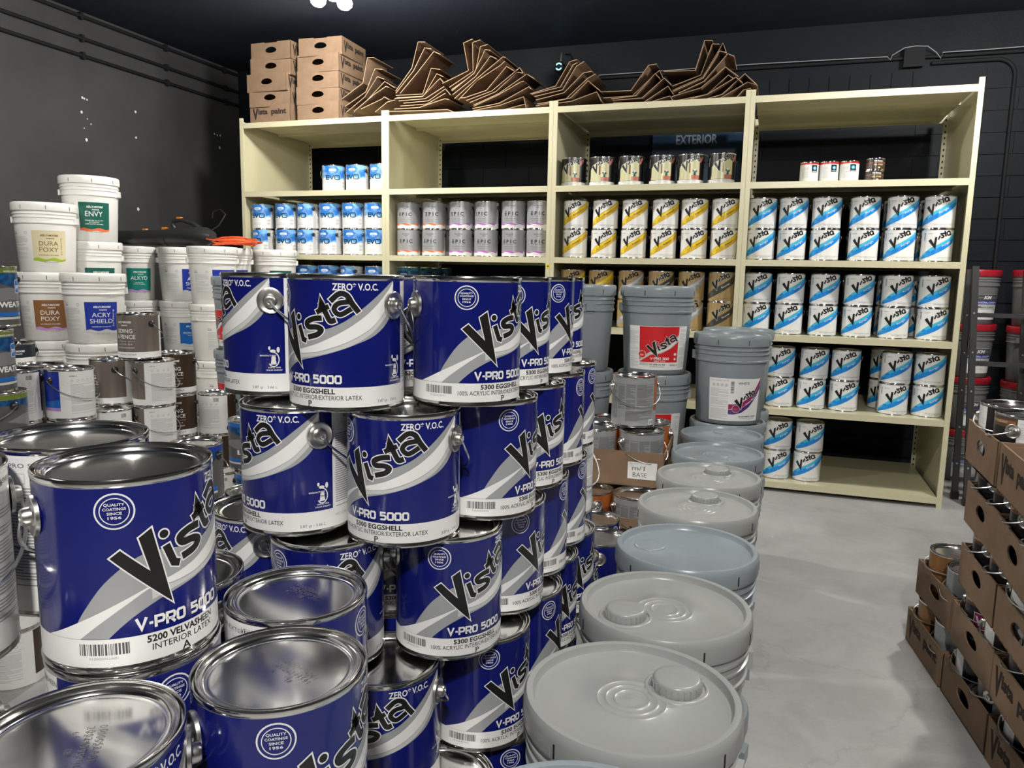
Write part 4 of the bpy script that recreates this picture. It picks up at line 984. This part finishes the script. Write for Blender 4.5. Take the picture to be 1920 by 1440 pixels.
# ------------------------------------------------------------------ cans and buckets at the left
G_L = 'assorted gallon cans at the left'
LEFT = [
 ('siding_taupe', 1.334, -2.398, 5, 3, 'taupe stain can standing alone on top of two cans'),
 ('siding_taupe', 1.245, -2.466, 4, -23, 'taupe stain can with black lug, left one under the lone can'),
 ('siding_taupe', 1.426, -2.424, 4, -88, 'stain can with white text side and handle, under the lone can'),
 ('siding_taupe', 1.426, -2.428, 3, -92, 'white sided stain can at the bottom of the taupe group'),
 ('km_white', 1.336, -2.571, 3, 58, 'white labelled can with clean lid below the left taupe can'),
 ('siding_taupe', 1.243, -2.40, 3, 30, 'dark can hidden under the left taupe can'),
 ('siding_brown', 1.286, -2.141, 4, 30, 'upper dark brown stain can behind the white sided can'),
 ('siding_brown', 1.300, -2.160, 3, 33, 'lower dark brown stain can behind the white sided can'),
 ('siding_brown', 1.300, -2.160, 2, 34, 'bottom dark brown stain can of its column'),
 ('km_blue', 1.359, -2.770, 4, -79, 'white can with royal blue and lilac edge and hanging handle'),
 ('km_white', 1.250, -2.906, 4, 60, 'white labelled can left of the royal blue edged can'),
 ('km_white', 1.186, -2.745, 4, 150, 'can showing only its shiny lid behind the royal blue edged can'),
 ('curb', 0.330, -2.170, 4, 46, 'black topped curb paint can near the left edge'),
 ('ppg_weather', 1.545, -3.205, 6, 97, 'uppermost grey and blue can at the left edge'),
 ('ppg_weather', 1.623, -3.292, 5, 95, 'middle grey and blue can at the left edge with badge'),
 ('ppg_weather', 1.633, -3.270, 4, 147, 'lower grey and blue can at the left edge with black lug'),
 ('km_white', 1.440, -2.060, 3, 12, 'white text can with brown edge left of the grey lines can'),
 ('siding_brown', 1.620, -1.99, 3, -70, 'brown sided can just left of the blue stack'),
 ('km_white', 1.44, -2.06, 2, -10, 'white can under the text can with brown edge'),
 ('ppg_lines', 1.981, -2.520, 3, 24, 'grey can with blue top and white lettering beside the blue stack'),
 ('ppg_lines', 2.037, -2.557, 2, 40, 'grey and blue can under the white lettered grey can'),
 ('ppg_under', 2.081, -2.930, 3, -2, 'grey can with blue badge behind the large near can'),
 ('ppg_under', 2.01, -2.845, 2, 0, 'can lid low behind the badge can'),
 ('ppg_dark', 2.281, -2.960, 2, 40, 'dark grey can with purple rim stripe below the badge can'),
 ('ppg_dark', 2.190, -2.800, 2, 90, 'can lid behind the purple striped dark can'),
]
for key, x, y, l, rz, lab in LEFT: place_can(key, x, y, l*CH, rz, lab, G_L)
def hidden_cols(pts, lv, key, lab):
    for x, y in pts:
        for l in range(lv): place_can(key, x, y, l*CH, 30, lab, G_L)
hidden_cols([(1.36,-2.77),(1.25,-2.906),(1.186,-2.745),(.33,-2.17),(1.633,-3.27)], 4, 'km_white', 'white can hidden at the bottom of the left can piles')
hidden_cols([(1.426,-2.428),(1.34,-2.575),(1.243,-2.4),(1.62,-1.99)], 3, 'km_white', 'white can hidden at the bottom of the left can piles')
hidden_cols([(1.3,-2.16),(1.44,-2.06),(2.037,-2.557),(2.281,-2.96),(2.19,-2.8),(2.01,-2.845)], 2, 'km_white', 'white can hidden at the bottom of the left can piles')
G_W = 'white plastic paint buckets at the left'
def column(x, y, z0, specs):
    for l, (lab, rz, text, fb) in enumerate(specs):
        if text: place_bucket('white', lab, x, y, z0+l*BH, rz, text, G_W, fb)
H = None
column(.105, -1.772, .19, [('dura_brown', -10, 'white bucket at the bottom of the cream labelled column', 0), ('dura_brown', 0, 'white bucket with copper brown label under the cream labelled one', 0), ('dura_brown', 26, 'white bucket with copper brown label, middle of leftmost column', 1), ('dura_cream', 32, 'white bucket with cream and lime label at top left', 1)])
column(.440, -1.790, .19, [('acry', 30, 'white bucket at the bottom of the royal blue labelled column', 0), ('acry', 40, 'white bucket with plain side under the royal blue labelled bucket', 1), ('acry', 37, 'white bucket with large royal blue label in front', 1)])
column(.087, -1.456, 0, [('envy', 20, 'white bucket hidden at the base of the tallest column', 0), ('envy', 20, 'second white bucket hidden in the tallest column', 0), ('envy', 20, 'third white bucket hidden in the tallest column', 0), ('envy', 38, 'white bucket with green label just under the tallest bucket', 0), ('envy', 32, 'tallest white bucket with dark green and orange label', 0)])
pallet(-.07, -1.96, .61, -1.635, .19, 'wooden pallet hidden under the front white buckets')
column(-.350, -.730, 0, [('navy', 30, 'white bucket at the base of the sea green column', 0), ('prof', 30, 'second white bucket of the sea green column', 0), ('navy', 24, 'white bucket with navy label under the sea green labelled one', 0), ('alkyd', 38, 'white bucket with sea green and lilac label', 1)])
column(-.050, -.600, 0, [('prof', 22, 'white bucket at the base of the professional blue column', 0), ('prof', 40, 'lower white bucket with bright blue label', 0), ('prof', 40, 'upper white bucket with bright blue label', 0), ('acry', 52, 'white bucket with partly hidden royal blue label, second in the row', 0)])
column(.400, -.820, 0, [('acry', 60, 'white bucket at the base of the third column', 0), ('acry', 80, 'lower plain sided white bucket beside the grey bucket', 0), ('acry', 80, 'upper plain sided white bucket beside the grey bucket', 0), ('acry', 48, 'white bucket with raised handle and royal blue label at right edge', 1)])
column(.270, -.500, 0, [('acry', 30, 'white bucket hidden behind the raised handle bucket', 0), ('acry', 30, 'second bucket hidden behind the raised handle column', 0), ('acry', 30, 'third bucket hidden behind the raised handle column', 0), ('acry', 40, 'white bucket half hidden behind the raised handle bucket', 0)])
column(.430, -.200, 0, [('envy', 30, 'white bucket at the base of the column by the shelving', 0), ('envy', 30, 'second bucket of the column by the shelving', 0), ('envy', 30, 'third bucket of the column by the shelving', 0), ('envy', 30, 'white bucket with small green label directly before the shelving', 1)])
FOLDS=[
[[(0.826, 2.547), (0.999, 2.648), (1.036, 2.817), (1.089, 2.814)], [(0.843, 2.496), (1.016, 2.59), (1.089, 2.741), (1.146, 2.735)], [(0.847, 2.459), (0.998, 2.557), (1.102, 2.691), (1.154, 2.671)], [(0.907, 2.459), (1.025, 2.548), (1.154, 2.658), (1.233, 2.61)], [(0.925, 2.458), (1.087, 2.564), (1.183, 2.615), (1.207, 2.606)], [(0.975, 2.474), (1.145, 2.534), (1.163, 2.548), (1.198, 2.526)], [(1.082, 2.45), (1.18, 2.514), (1.241, 2.525)]],
[[(1.239, 2.587), (1.367, 2.734), (1.414, 2.905), (1.469, 2.9)], [(1.259, 2.564), (1.397, 2.706), (1.482, 2.852), (1.532, 2.84)], [(1.287, 2.564), (1.423, 2.697), (1.545, 2.826), (1.595, 2.804)]],
[[(1.248, 2.555), (1.457, 2.553), (1.52, 2.72), (1.587, 2.709)], [(1.246, 2.542), (1.457, 2.542), (1.558, 2.685), (1.608, 2.662)], [(1.25, 2.529), (1.465, 2.53), (1.598, 2.644), (1.621, 2.619)], [(1.276, 2.514), (1.482, 2.518), (1.625, 2.592)], [(1.307, 2.5), (1.5, 2.505), (1.629, 2.578), (1.667, 2.536)], [(1.276, 2.484), (1.483, 2.487), (1.625, 2.553)], [(1.246, 2.458), (1.44, 2.459), (1.634, 2.507), (1.667, 2.501)], [(1.197, 2.447), (1.483, 2.439), (1.651, 2.438), (1.718, 2.41)]],
[[(1.612, 2.613), (1.804, 2.684), (1.765, 2.865), (1.83, 2.886)], [(1.657, 2.586), (1.833, 2.68), (1.826, 2.867), (1.883, 2.88)], [(1.669, 2.573), (1.844, 2.671), (1.879, 2.84), (1.932, 2.851)], [(1.687, 2.556), (1.85, 2.662), (1.928, 2.808), (1.966, 2.801)], [(1.689, 2.534), (1.855, 2.642), (1.962, 2.768), (2.005, 2.748)], [(1.697, 2.51), (1.86, 2.631), (2.047, 2.76), (2.066, 2.754)], [(1.724, 2.504), (1.858, 2.622), (2.02, 2.707), (2.057, 2.734)]],
[[(1.749, 2.507), (1.786, 2.507), (1.941, 2.546), (2.082, 2.69), (2.134, 2.661)], [(1.789, 2.49), (1.975, 2.542), (2.171, 2.68), (2.195, 2.644)], [(1.811, 2.478), (1.999, 2.539), (2.148, 2.656), (2.19, 2.647)], [(1.836, 2.463), (2.018, 2.529), (2.213, 2.643), (2.265, 2.611)], [(1.85, 2.447), (2.028, 2.512), (2.182, 2.584), (2.205, 2.589)], [(1.836, 2.435), (2.029, 2.46), (2.239, 2.555), (2.253, 2.54)], [(1.836, 2.424), (2.029, 2.449), (2.198, 2.496), (2.218, 2.423)], [(2.058, 2.422), (2.208, 2.451), (2.218, 2.423)]],
[[(2.24, 2.515), (2.415, 2.554), (2.505, 2.701), (2.556, 2.711)], [(2.262, 2.503), (2.457, 2.538), (2.539, 2.671), (2.568, 2.683)], [(2.278, 2.49), (2.469, 2.522), (2.558, 2.663), (2.608, 2.69)], [(2.284, 2.47), (2.477, 2.506), (2.603, 2.622), (2.658, 2.629)], [(2.292, 2.447), (2.489, 2.47), (2.63, 2.59), (2.681, 2.614)], [(2.293, 2.427), (2.527, 2.465), (2.642, 2.565), (2.721, 2.502)], [(2.316, 2.43), (2.531, 2.447), (2.699, 2.497), (2.731, 2.437)]],
[[(2.725, 2.498), (2.918, 2.495), (3.024, 2.642), (3.074, 2.647)], [(2.735, 2.462), (2.927, 2.465), (3.092, 2.611), (3.116, 2.564)], [(2.799, 2.445), (2.953, 2.456), (3.071, 2.583), (3.1, 2.555)], [(2.805, 2.439), (2.993, 2.443), (3.127, 2.556), (3.171, 2.516)], [(2.806, 2.425), (3.006, 2.42), (3.152, 2.509), (3.187, 2.459)], [(3.028, 2.417), (3.165, 2.452), (3.189, 2.416)]],
[[(3.123, 2.596), (3.316, 2.589), (3.363, 2.762), (3.411, 2.758)], [(3.179, 2.507), (3.35, 2.563), (3.409, 2.741), (3.449, 2.738)], [(3.178, 2.484), (3.361, 2.555), (3.472, 2.746), (3.496, 2.686)], [(3.187, 2.47), (3.367, 2.539), (3.457, 2.691), (3.499, 2.678)], [(3.22, 2.46), (3.373, 2.522), (3.505, 2.675), (3.545, 2.657)], [(3.177, 2.444), (3.354, 2.487), (3.496, 2.601), (3.578, 2.539)], [(3.189, 2.419), (3.393, 2.448), (3.514, 2.556), (3.558, 2.527)], [(3.298, 2.419), (3.399, 2.442), (3.562, 2.532), (3.601, 2.499)], [(3.4, 2.419), (3.484, 2.438), (3.613, 2.552), (3.684, 2.486)], [(3.475, 2.42), (3.631, 2.505), (3.689, 2.483)], [(3.569, 2.42), (3.608, 2.462), (3.649, 2.47), (3.672, 2.433)]]]
# ------------------------------------------------------------------ cans on the shelves
COMP = {1: 'top compartment', 2: 'second compartment', 3: 'third compartment', 4: 'fourth compartment', 5: 'bottom compartment'}
def row(key, kind, xs, z, y, comp, bay, layer, rots=None, group=None, keys=None, base=0.0, jit=8):
    r = random.Random(hash((kind, comp, bay, layer)) % 1000 if False else len(kind)*7+comp*13+len(layer))
    n = len(xs)
    for i, x in enumerate(xs):
        k = keys[i] if keys else key
        lab = '%s, %s from left%s, %s of %s bay' % (kind, ORD[i], (' ' + layer) if layer else '', COMP[comp], bay)
        rz = (rots[i] if rots else base + r.uniform(-jit, jit))
        place_can(k, x, y + r.uniform(-.004, .004), z, rz, lab, group or (kind + 's on the shelves'))
Y1 = .150
YA = .118
row('evo', 'blue and white can', [.713, .910, 1.108], SZ[1], YA+.03, 1, 'leftmost', '', rots=[26, 0, -14])
row('evo', 'blue and white can', [.103, .316, .510, .699, .894, 1.075], SZ[2]+CH, YA, 2, 'leftmost', 'above', rots=[4, 0, -18, 8, 4, 24])
row('evo', 'blue and white can', [.103, .312, .506, .696, .896, 1.078], SZ[2], YA, 2, 'leftmost', 'below', rots=[-16, 16, -18, -12, 6, 14])
row('evo', 'blue and white can', [.318, .495, .679, .875, 1.080], SZ[3]+CH, YA, 3, 'leftmost', 'above', rots=[0, 6, 6, -30, 4])
row('evo', 'hidden blue and white can', [.318, .495, .679, .875, 1.080], SZ[3], YA, 3, 'leftmost', 'below')
EK = ['epic_o', 'epic_o', 'epic_p', 'epic_p', 'epic_p', 'epic_p']
row('', 'grey lettered can', [1.327, 1.529, 1.739, 1.933, 2.130, 2.314], SZ[2]+CH, Y1, 2, 'second', 'above', rots=[6, 10, 0, -12, 6, 10], keys=EK)
row('', 'grey lettered can', [1.327, 1.526, 1.739, 1.930, 2.134, 2.315], SZ[2], Y1, 2, 'second', 'below', rots=[10, 2, 10, 8, -4, 12], keys=EK)
for i, x in enumerate((1.40, 1.60, 1.80)):
    for l in (0, 1): place_can('epic_o', x, Y1+.19, SZ[2]+l*CH, 160, 'grey can behind the front row, %s from left %s, second bay' % (ORD[i], ('below', 'above')[l]), 'grey cans behind the front row')
for i in range(4):
    for l in (0, 1): place_can('teal', 1.330+.006*i, Y1+.178*i, SZ[3]+l*CH, 10*i, 'teal blue can %s from front %s, third compartment of second bay' % (ORD[i], ('below', 'above')[l]), 'teal blue cans in the second bay')
row('photo', 'black picture can', [2.549, 2.741, 2.934, 3.134, 3.313, 3.504], SZ[1], Y1, 1, 'third', '', rots=[-2, 2, 4, 6, 4, 10])
row('poxy', 'white and gold can', [2.573, 2.775, 2.972, 3.169, 3.353, 3.543], SZ[2]+CH, Y1, 2, 'third', 'above', rots=[-4, 0, 0, 6, 2, 4])
row('poxy', 'white and gold can', [2.571, 2.769, 2.968, 3.162, 3.356, 3.543], SZ[2], Y1, 2, 'third', 'below', rots=[-2, 10, 0, 4, 12, 4])
FK = ['floor_y', 'floor_y', 'floor_g', 'floor_b', 'floor_g', 'floor_b']
row('', 'wood tan can', [2.565, 2.761, 2.962, 3.161, 3.355, 3.545], SZ[3]+CH, Y1, 3, 'third', 'above', rots=[4, 0, 4, 8, 4, 0], keys=FK)
row('', 'wood tan can', [2.559, 2.756, 2.960, 3.159, 3.354, 3.546], SZ[3], Y1, 3, 'third', 'below', rots=[4, 0, 4, 8, 4, 8], keys=FK)
for i, x in enumerate((4.021, 4.132, 4.243)): place_can('quart', x, Y1, SZ[1], (14, 10, 2)[i], 'small white can with red rim, %s from left, rightmost bay' % ORD[i], 'small white cans with red rims')
place_can('gel', 4.381, Y1, SZ[1], 0, 'small brown can under another one in the rightmost bay', 'small brown cans')
place_can('gel', 4.383, Y1, SZ[1]+.068, 3, 'small brown can stacked on another one in the rightmost bay', 'small brown cans')
AK = 'white can with blue stripes'
row('acri_flat', AK, [3.766, 3.948, 4.137, 4.350, 4.551, 4.746], SZ[2]+CH, Y1, 2, 'rightmost', 'above', rots=[0, -6, -2, -8, -4, -16])
row('acri_flat', AK, [3.766, 3.948, 4.137, 4.353, 4.550, 4.747], SZ[2], Y1, 2, 'rightmost', 'below', rots=[-8, 8, -6, -4, -6, 4])
row('acri_flat', AK, [3.766, 3.960, 4.158, 4.353, 4.561, 4.756], SZ[3]+CH, Y1, 3, 'rightmost', 'above', rots=[0, 8, 4, 6, 8, 6])
row('acri_flat', AK, [3.766, 3.960, 4.159, 4.353, 4.556, 4.761], SZ[3], Y1, 3, 'rightmost', 'below', rots=[6, -4, 0, 0, 0, 8])
row('acri_velva', AK, [3.934, 4.132, 4.313, 4.594, 4.775], SZ[4]+CH, Y1, 4, 'rightmost', 'above', rots=[0, 2, -4, 4, -16])
row('acri_velva', AK, [3.940, 4.125, 4.312, 4.590, 4.776], SZ[4], Y1, 4, 'rightmost', 'below', rots=[-10, 10, 4, 6, -4])
row('acri_velva', AK, [3.948, 4.136], SZ[5]+CH, Y1, 5, 'rightmost', 'above', rots=[2, 14])
row('acri_velva', AK, [3.947, 4.132], SZ[5], Y1, 5, 'rightmost', 'below', rots=[6, -8])
for cz, xs, k in ((2, (4.36, 4.555, 4.75), 'acri_flat'), (3, (4.36, 4.555, 4.75), 'acri_flat'), (4, (4.555,), 'acri_velva')):
    for i, x in enumerate(xs):
        for l in (0, 1): place_can(k, x, Y1+.195, SZ[cz]+l*CH, -20, 'striped can half hidden behind front row, %s from left %s, %s, rightmost bay' % (ORD[i], ('below', 'above')[l], COMP[cz]), 'striped cans behind the front row')
# sign on the back wall behind the third bay
sg = thing('exterior_sign', 'dark blue sign reading EXTERIOR on wall behind third bay', 'sign', (3.24, YB-.012, 2.15))
SB = mat('sign_blue', (0.008, 0.035, 0.085), .5); SBT = mat('sign_grey_text', (0.30, 0.34, 0.38), .5); SBC = mat('sign_teal', (0.02, 0.07, 0.13), .5)
MB().box((-.33, -.008, -.36), (.33, .0, .36), SB).build('panel', sg)
a = Art(); a.text('EXTERIOR', 0, 168, 70, SBT, 1, width=304, bold=.02); link('printed_text', a.flat('printed_text', Matrix.Rotation(PI/2, 4, 'X')), sg, (0, -.0085, 0))
a = Art(); a.disc(20, -60, 158, SBT, 1, 40); a.disc(20, -60, 150, SBC, 2, 40)
link('printed_emblem', a.flat('printed_emblem', Matrix.Rotation(PI/2, 4, 'X')), sg, (0, -.0085, 0))
# ------------------------------------------------------------------ boxes on top of the shelving
ZT = SZ[0]+.001
G_TR = 'cardboard trays stacked on the shelving'
STK = [('left', .245, [(.0, 0, 0), (-.006, 0, 2), (-.012, -.01, -2), (.012, 0, 1), (.025, .0, -2)]), ('right', .655, [(.0, 0, 0), (-.004, 0, 1), (.006, 0, -1), (.012, 0, -2), (.022, 0, 2)])]
for nm, x, offs in STK:
    for i, (dx, dy, r) in enumerate(offs):
        tray(x+dx, .215+dy, ZT+i*.1105, r, 'cardboard tray, %s from bottom in the %s stack above the leftmost bay' % (ORD[i], nm), G_TR, (0, 2) if (nm == 'left' and i == 0) else (1, 3), True)
    for i in range(4):
        tray(x+.02, .215+.37, ZT+i*.1105, 1, 'cardboard tray in the back row, %s from bottom behind the %s stack' % (ORD[i], nm), G_TR, (1, 3), False)
# folded flat trays lying fanned on the shelf top
FC = [CARD, mat('cardboard_brown', (0.20, 0.125, 0.078), .85, spec=.2, bump=(180, .08)), mat('cardboard_dark', (0.165, 0.105, 0.068), .85, spec=.2, bump=(180, .08))]
FAN = ['leftmost fan beside the box stack', 'tall upright fan above the second bay', 'flat fan under the tall upright one', 'tallest fan above the second bay', 'low fan right of the tallest one', 'fan with the camera behind it', 'low fan above the third bay', 'rightmost fan above the third bay']
EDGE = mat('cardboard_edge', (0.38, 0.26, 0.165), .85, spec=.2)
for g, fan in enumerate(FOLDS):
    for i, pl in enumerate(fan):
        y0 = .085 + .012*((i*5+g*3) % 4); dep = .29 + .03*((i*3+g) % 3); th = .0042; mb = MB()
        L = []; Rr = []
        P2 = [Vector(p) for p in pl]
        for k, p in enumerate(P2):
            d1 = (P2[k]-P2[k-1]).normalized() if k else (P2[1]-P2[0]).normalized(); d2 = (P2[k+1]-P2[k]).normalized() if k < len(P2)-1 else d1
            nn = Vector((-(d1+d2).y, (d1+d2).x)); nn = nn.normalized() if nn.length > 1e-4 else Vector((-d1.y, d1.x))
            L.append(p+nn*th/2); Rr.append(p-nn*th/2)
        vs = []; n = len(pl)
        for yy in (y0, y0+dep):
            vs += [(q.x, yy, q.y) for q in L] + [(q.x, yy, q.y) for q in Rr]
        fs = []; fe = []
        for k in range(n-1):
            fe.append((k, n+k, n+k+1, k+1)); fe.append((2*n+k, 2*n+k+1, 3*n+k+1, 3*n+k))
            fs.append((k, k+1, 2*n+k+1, 2*n+k)); fs.append((n+k, 3*n+k, 3*n+k+1, n+k+1))
        fe += [(0, 2*n, 3*n, n), (n-1, 2*n-1, 4*n-1, 3*n-1)]
        mb.add(vs, fs, FC[(i+g) % 3 if g > 3 else (i+g) % 2]); mb.add(vs, fe, EDGE)
        o = mb.build('folded_tray')
        tag(o, 'folded cardboard tray, %s from top in the %s' % (ORD[i], FAN[g]), 'cardboard', 'folded trays fanned on the shelving')
# ------------------------------------------------------------------ security camera
sc = thing('security_camera', 'small black camera with glowing blue ring above the shelving', 'camera', (2.19, 1.0, 2.905))
RING = mat('blue_ring_light', (0.1, .6, 1), .3, emit=((0.10, 0.62, 1.0), 6)); GLOSS = mat('black_gloss', (.01, .01, .011), .12); SILV = mat('silver_trim', (.35, .35, .36), .3, .8)
b = MB().lathe([(0, -.02), (.036, -.02), (.042, -.01), (.042, .05), (.03, .06), (0, .062)], GLOSS, 28); b.v = [(x, z, y) for x, y, z in b.v]; b.build('body', sc)
rg = MB()
for s0 in (30, 210):
    pts = [(.023*math.cos(math.radians(s0+a_)), -.0215, .023*math.sin(math.radians(s0+a_))) for a_ in range(0, 121, 12)]
    rg.tube(pts, .0035, RING, 8)
rg.build('light_ring', sc)
MB().tube([(0, .03, .04), (.005, .03, .085), (.0, .06, .12), (0, .13, .13)], .007, SILV, 8).build('bracket', sc)
# ------------------------------------------------------------------ leaf blower and cord
bl = thing('leaf_blower', 'black leaf blower lying on the white buckets', 'leaf blower', (-.19, -.62, 1.45))
BP = mat('blower_plastic', (0.022, 0.023, 0.024), .38); BO = mat('blower_orange', (0.75, .24, .03), .5)
MB().tube([(-.46, 0, .075), (-.20, 0, .075)], .048, BP, 20).tube([(-.47, 0, .075), (-.455, 0, .075)], .052, BP, 20).build('nozzle_tube', bl)
MB().tube([(-.21, 0, .075), (-.19, 0, .075), (.02, 0, .078), (.06, 0, .078)], [.055, .053, .056, .06], BP, 20).build('middle_tube', bl)
MB().tube([(.05, 0, .08), (.12, 0, .083), (.26, 0, .085), (.38, 0, .085), (.43, 0, .08)], [.056, .062, .066, .062, .04], BP, 22).build('motor_housing', bl)
MB().tube([(.13, 0, .12), (.10, 0, .160), (.11, 0, .19), (.17, 0, .197), (.27, 0, .172), (.34, 0, .13)], [.017, .016, .015, .014, .015, .018], BP, 12).build('grip', bl)
MB().box((-.16, -.012, .118), (-.13, .012, .138), BO).build('button', bl); MB().box((.01, -.012, .128), (.05, .012, .147), BO).build('button', bl); MB().box((.14, -.012, .205), (.175, .012, .216), BO).build('trigger', bl)
cord = MB(); pts = []
rr = random.Random(4)
for i in range(150):
    a_ = i*.36; r_ = .10+.035*math.sin(i*.21); pts.append((.40+r_*1.25*math.cos(a_)+.03*math.sin(i*.05), -.60+r_*math.sin(a_), 1.470+.006+.00028*i+.016*math.sin(i*.31)**2))
cord.tube(pts, .0045, mat('orange_cord', (0.78, .10, .02), .45), 7)
tag(cord.build('extension_cord'), 'coiled orange extension cord on the white buckets', 'cord')
MB().tube([(.37, 0, .10), (.44, .05, .16), (.46, .10, .24), (.40, .12, .275), (.34, .12, .26), (.33, .12, .22)], .0035, mat('black_wire', (.02, .02, .02), .4), 7).build('power_cable', bl)
# ------------------------------------------------------------------ right: red lidded buckets and ladder
for (x, y, lab, rz, nm) in ((5.115, .88, 'indus', 14, 'left'), (5.445, .70, 'cure', 40, 'right')):
    for l in range(4): place_bucket('red', lab, x, y, l*.352, rz+l*3, 'dark grey bucket with red lid, %s from floor in the %s column' % (ORD[l], nm), 'red lidded buckets beside the shelving')
ld = thing('folded_ladder', 'black metal folding ladder standing right of the shelving', 'ladder', (5.0, .2, 0))
LDM = mat('ladder_black', (0.035, 0.036, 0.038), .4); 
def rail(p0, p1, w_, d_):
    p0, p1 = Vector(p0), Vector(p1); mb = MB(); ax = (p1-p0)
    vs = []
    for p in (p0, p1): vs += [p+Vector((-w_/2, -d_/2, 0)), p+Vector((w_/2, -d_/2, 0)), p+Vector((w_/2, d_/2, 0)), p+Vector((-w_/2, d_/2, 0))]
    return mb.add(vs, [(0,3,2,1),(4,5,6,7),(0,1,5,4),(1,2,6,5),(2,3,7,6),(3,0,4,7)], LDM)
RL = [((.035, -.075, 0), (-.03, .0, 1.42)), ((-.0, .07, 0), (-.04, .09, 1.40)), ((.36, -.04, 0), (.27, .02, 1.42)), ((.33, .10, 0), (.26, .11, 1.40))]
for p0, p1 in RL:
    o = rail(p0, p1, .034, .024).build('rail', ld)
    MB().box((p0[0]-.021, p0[1]-.016, 0), (p0[0]+.021, p0[1]+.016, .05), BLKPL).build('foot', o)
    for k in range(1, 6):
        q = Vector(p0).lerp(Vector(p1), k/6.2)
        bm_ = MB().lathe([(0, .005), (.005, .004), (.007, 0)], LUG, 10); bm_.v = [(x+q.x, -z+q.y-.012, y+q.z) for x, y, z in bm_.v]; bm_.build('bolt', o)
for k in range(1, 5):
    a_, b_ = Vector(RL[0][0]).lerp(Vector(RL[0][1]), k/5), Vector(RL[2][0]).lerp(Vector(RL[2][1]), k/5)
    MB().box((a_.x+.017, a_.y-.01, a_.z-.012), (b_.x-.017, a_.y+.05, a_.z+.012), LDM).build('step', ld)
# ------------------------------------------------------------------ right: trays full of stain cans
G_RT = 'trays of stain cans along the right edge'; G_RC = 'stain cans in the right trays'
RB = [ # level, far-left corner x,y, angle, text on aisle side, place words, can keys (far-left, near-left, far-right, near-right), can rotations
 (0, 4.414, -1.907, 7.5, 1, 'bottom tray farthest from the camera', ('box_wood', 'box_grey', 'box_wood', 'box_grey'), (-60, -60, -40, -60)),
 (0, 4.465, -2.270, 7.2, 0, 'bottom tray, second from far end', ('box_black_b', 'box_black', 'box_black', 'box_black'), (150, -132, -125, -135)),
 (0, 4.510, -2.630, 7.0, 1, 'bottom tray nearest the camera', ('box_black_b', 'box_black', 'box_black', 'box_black'), (150, -132, -125, -135)),
 (1, 4.429, -1.925, 7.8, 0, 'second level tray farthest from the camera', ('box_wood', 'box_grey', 'box_wood', 'box_grey'), (-50, -60, -40, -60)),
 (1, 4.471, -2.290, 5.0, 0, 'second level tray in the middle', ('box_vp', 'box_black_b', 'box_black', 'box_black'), (-35, 150, -130, -130)),
 (1, 4.500, -2.648, 4.0, 1, 'second level tray nearest the camera', ('box_black', 'box_black_b', 'box_black', 'box_black'), (-128, 150, -130, -130)),
 (2, 4.475, -2.298, 1.7, 0, 'third level tray farthest from the camera', ('box_black', 'box_black', 'box_black', 'box_black'), (-128, -132, -130, -130)),
 (2, 4.487, -2.660, 1.7, 0, 'third level tray nearest the camera', ('box_black_b', 'box_black', 'box_black', 'box_black'), (150, -132, -125, -135)),
 (3, 4.476, -2.285, 0.0, 0, 'fourth level tray farthest from the camera', ('box_black', 'box_black', 'box_black', 'box_black'), (-128, -132, -130, -130)),
 (3, 4.472, -2.645, -2.0, 0, 'fourth level tray nearest the camera', ('box_black', 'box_black', 'box_black', 'box_black'), (-128, -132, -130, -130)),
 (4, 4.460, -2.289, -0.7, 0, 'top tray farthest from the camera', ('box_black_b', 'box_black', 'box_black_b', 'box_black'), (140, -132, 150, -130)),
 (4, 4.460, -2.650, -2.0, 1, 'top tray nearest the camera', (), ()),
]
WRD = ('far left', 'near left', 'far right', 'near right')
for lv, cx, cy, ang, tx, wd, keys, rots in RB:
    z = lv*.195+.001; a_ = math.radians(ang)
    u = Vector((math.sin(a_), -math.cos(a_))); v = Vector((math.cos(a_), math.sin(a_)))     # along the aisle, away from the aisle
    c = Vector((cx, cy)) + u*TW/2 + v*TW/2
    tray(c.x, c.y, z, ang, 'cardboard tray on the right, %s' % wd, G_RT, (1, 3) if tx else (0, 2))
    for i, k in enumerate(keys):
        p = c + u*(-.0865 if i % 2 == 0 else .0865) + v*(-.085 if i < 2 else .085)
        place_can(k, p.x, p.y, z+TT+.001, rots[i]+rng.uniform(-8, 8), 'stain can, %s in the %s' % (WRD[i], wd), G_RC)
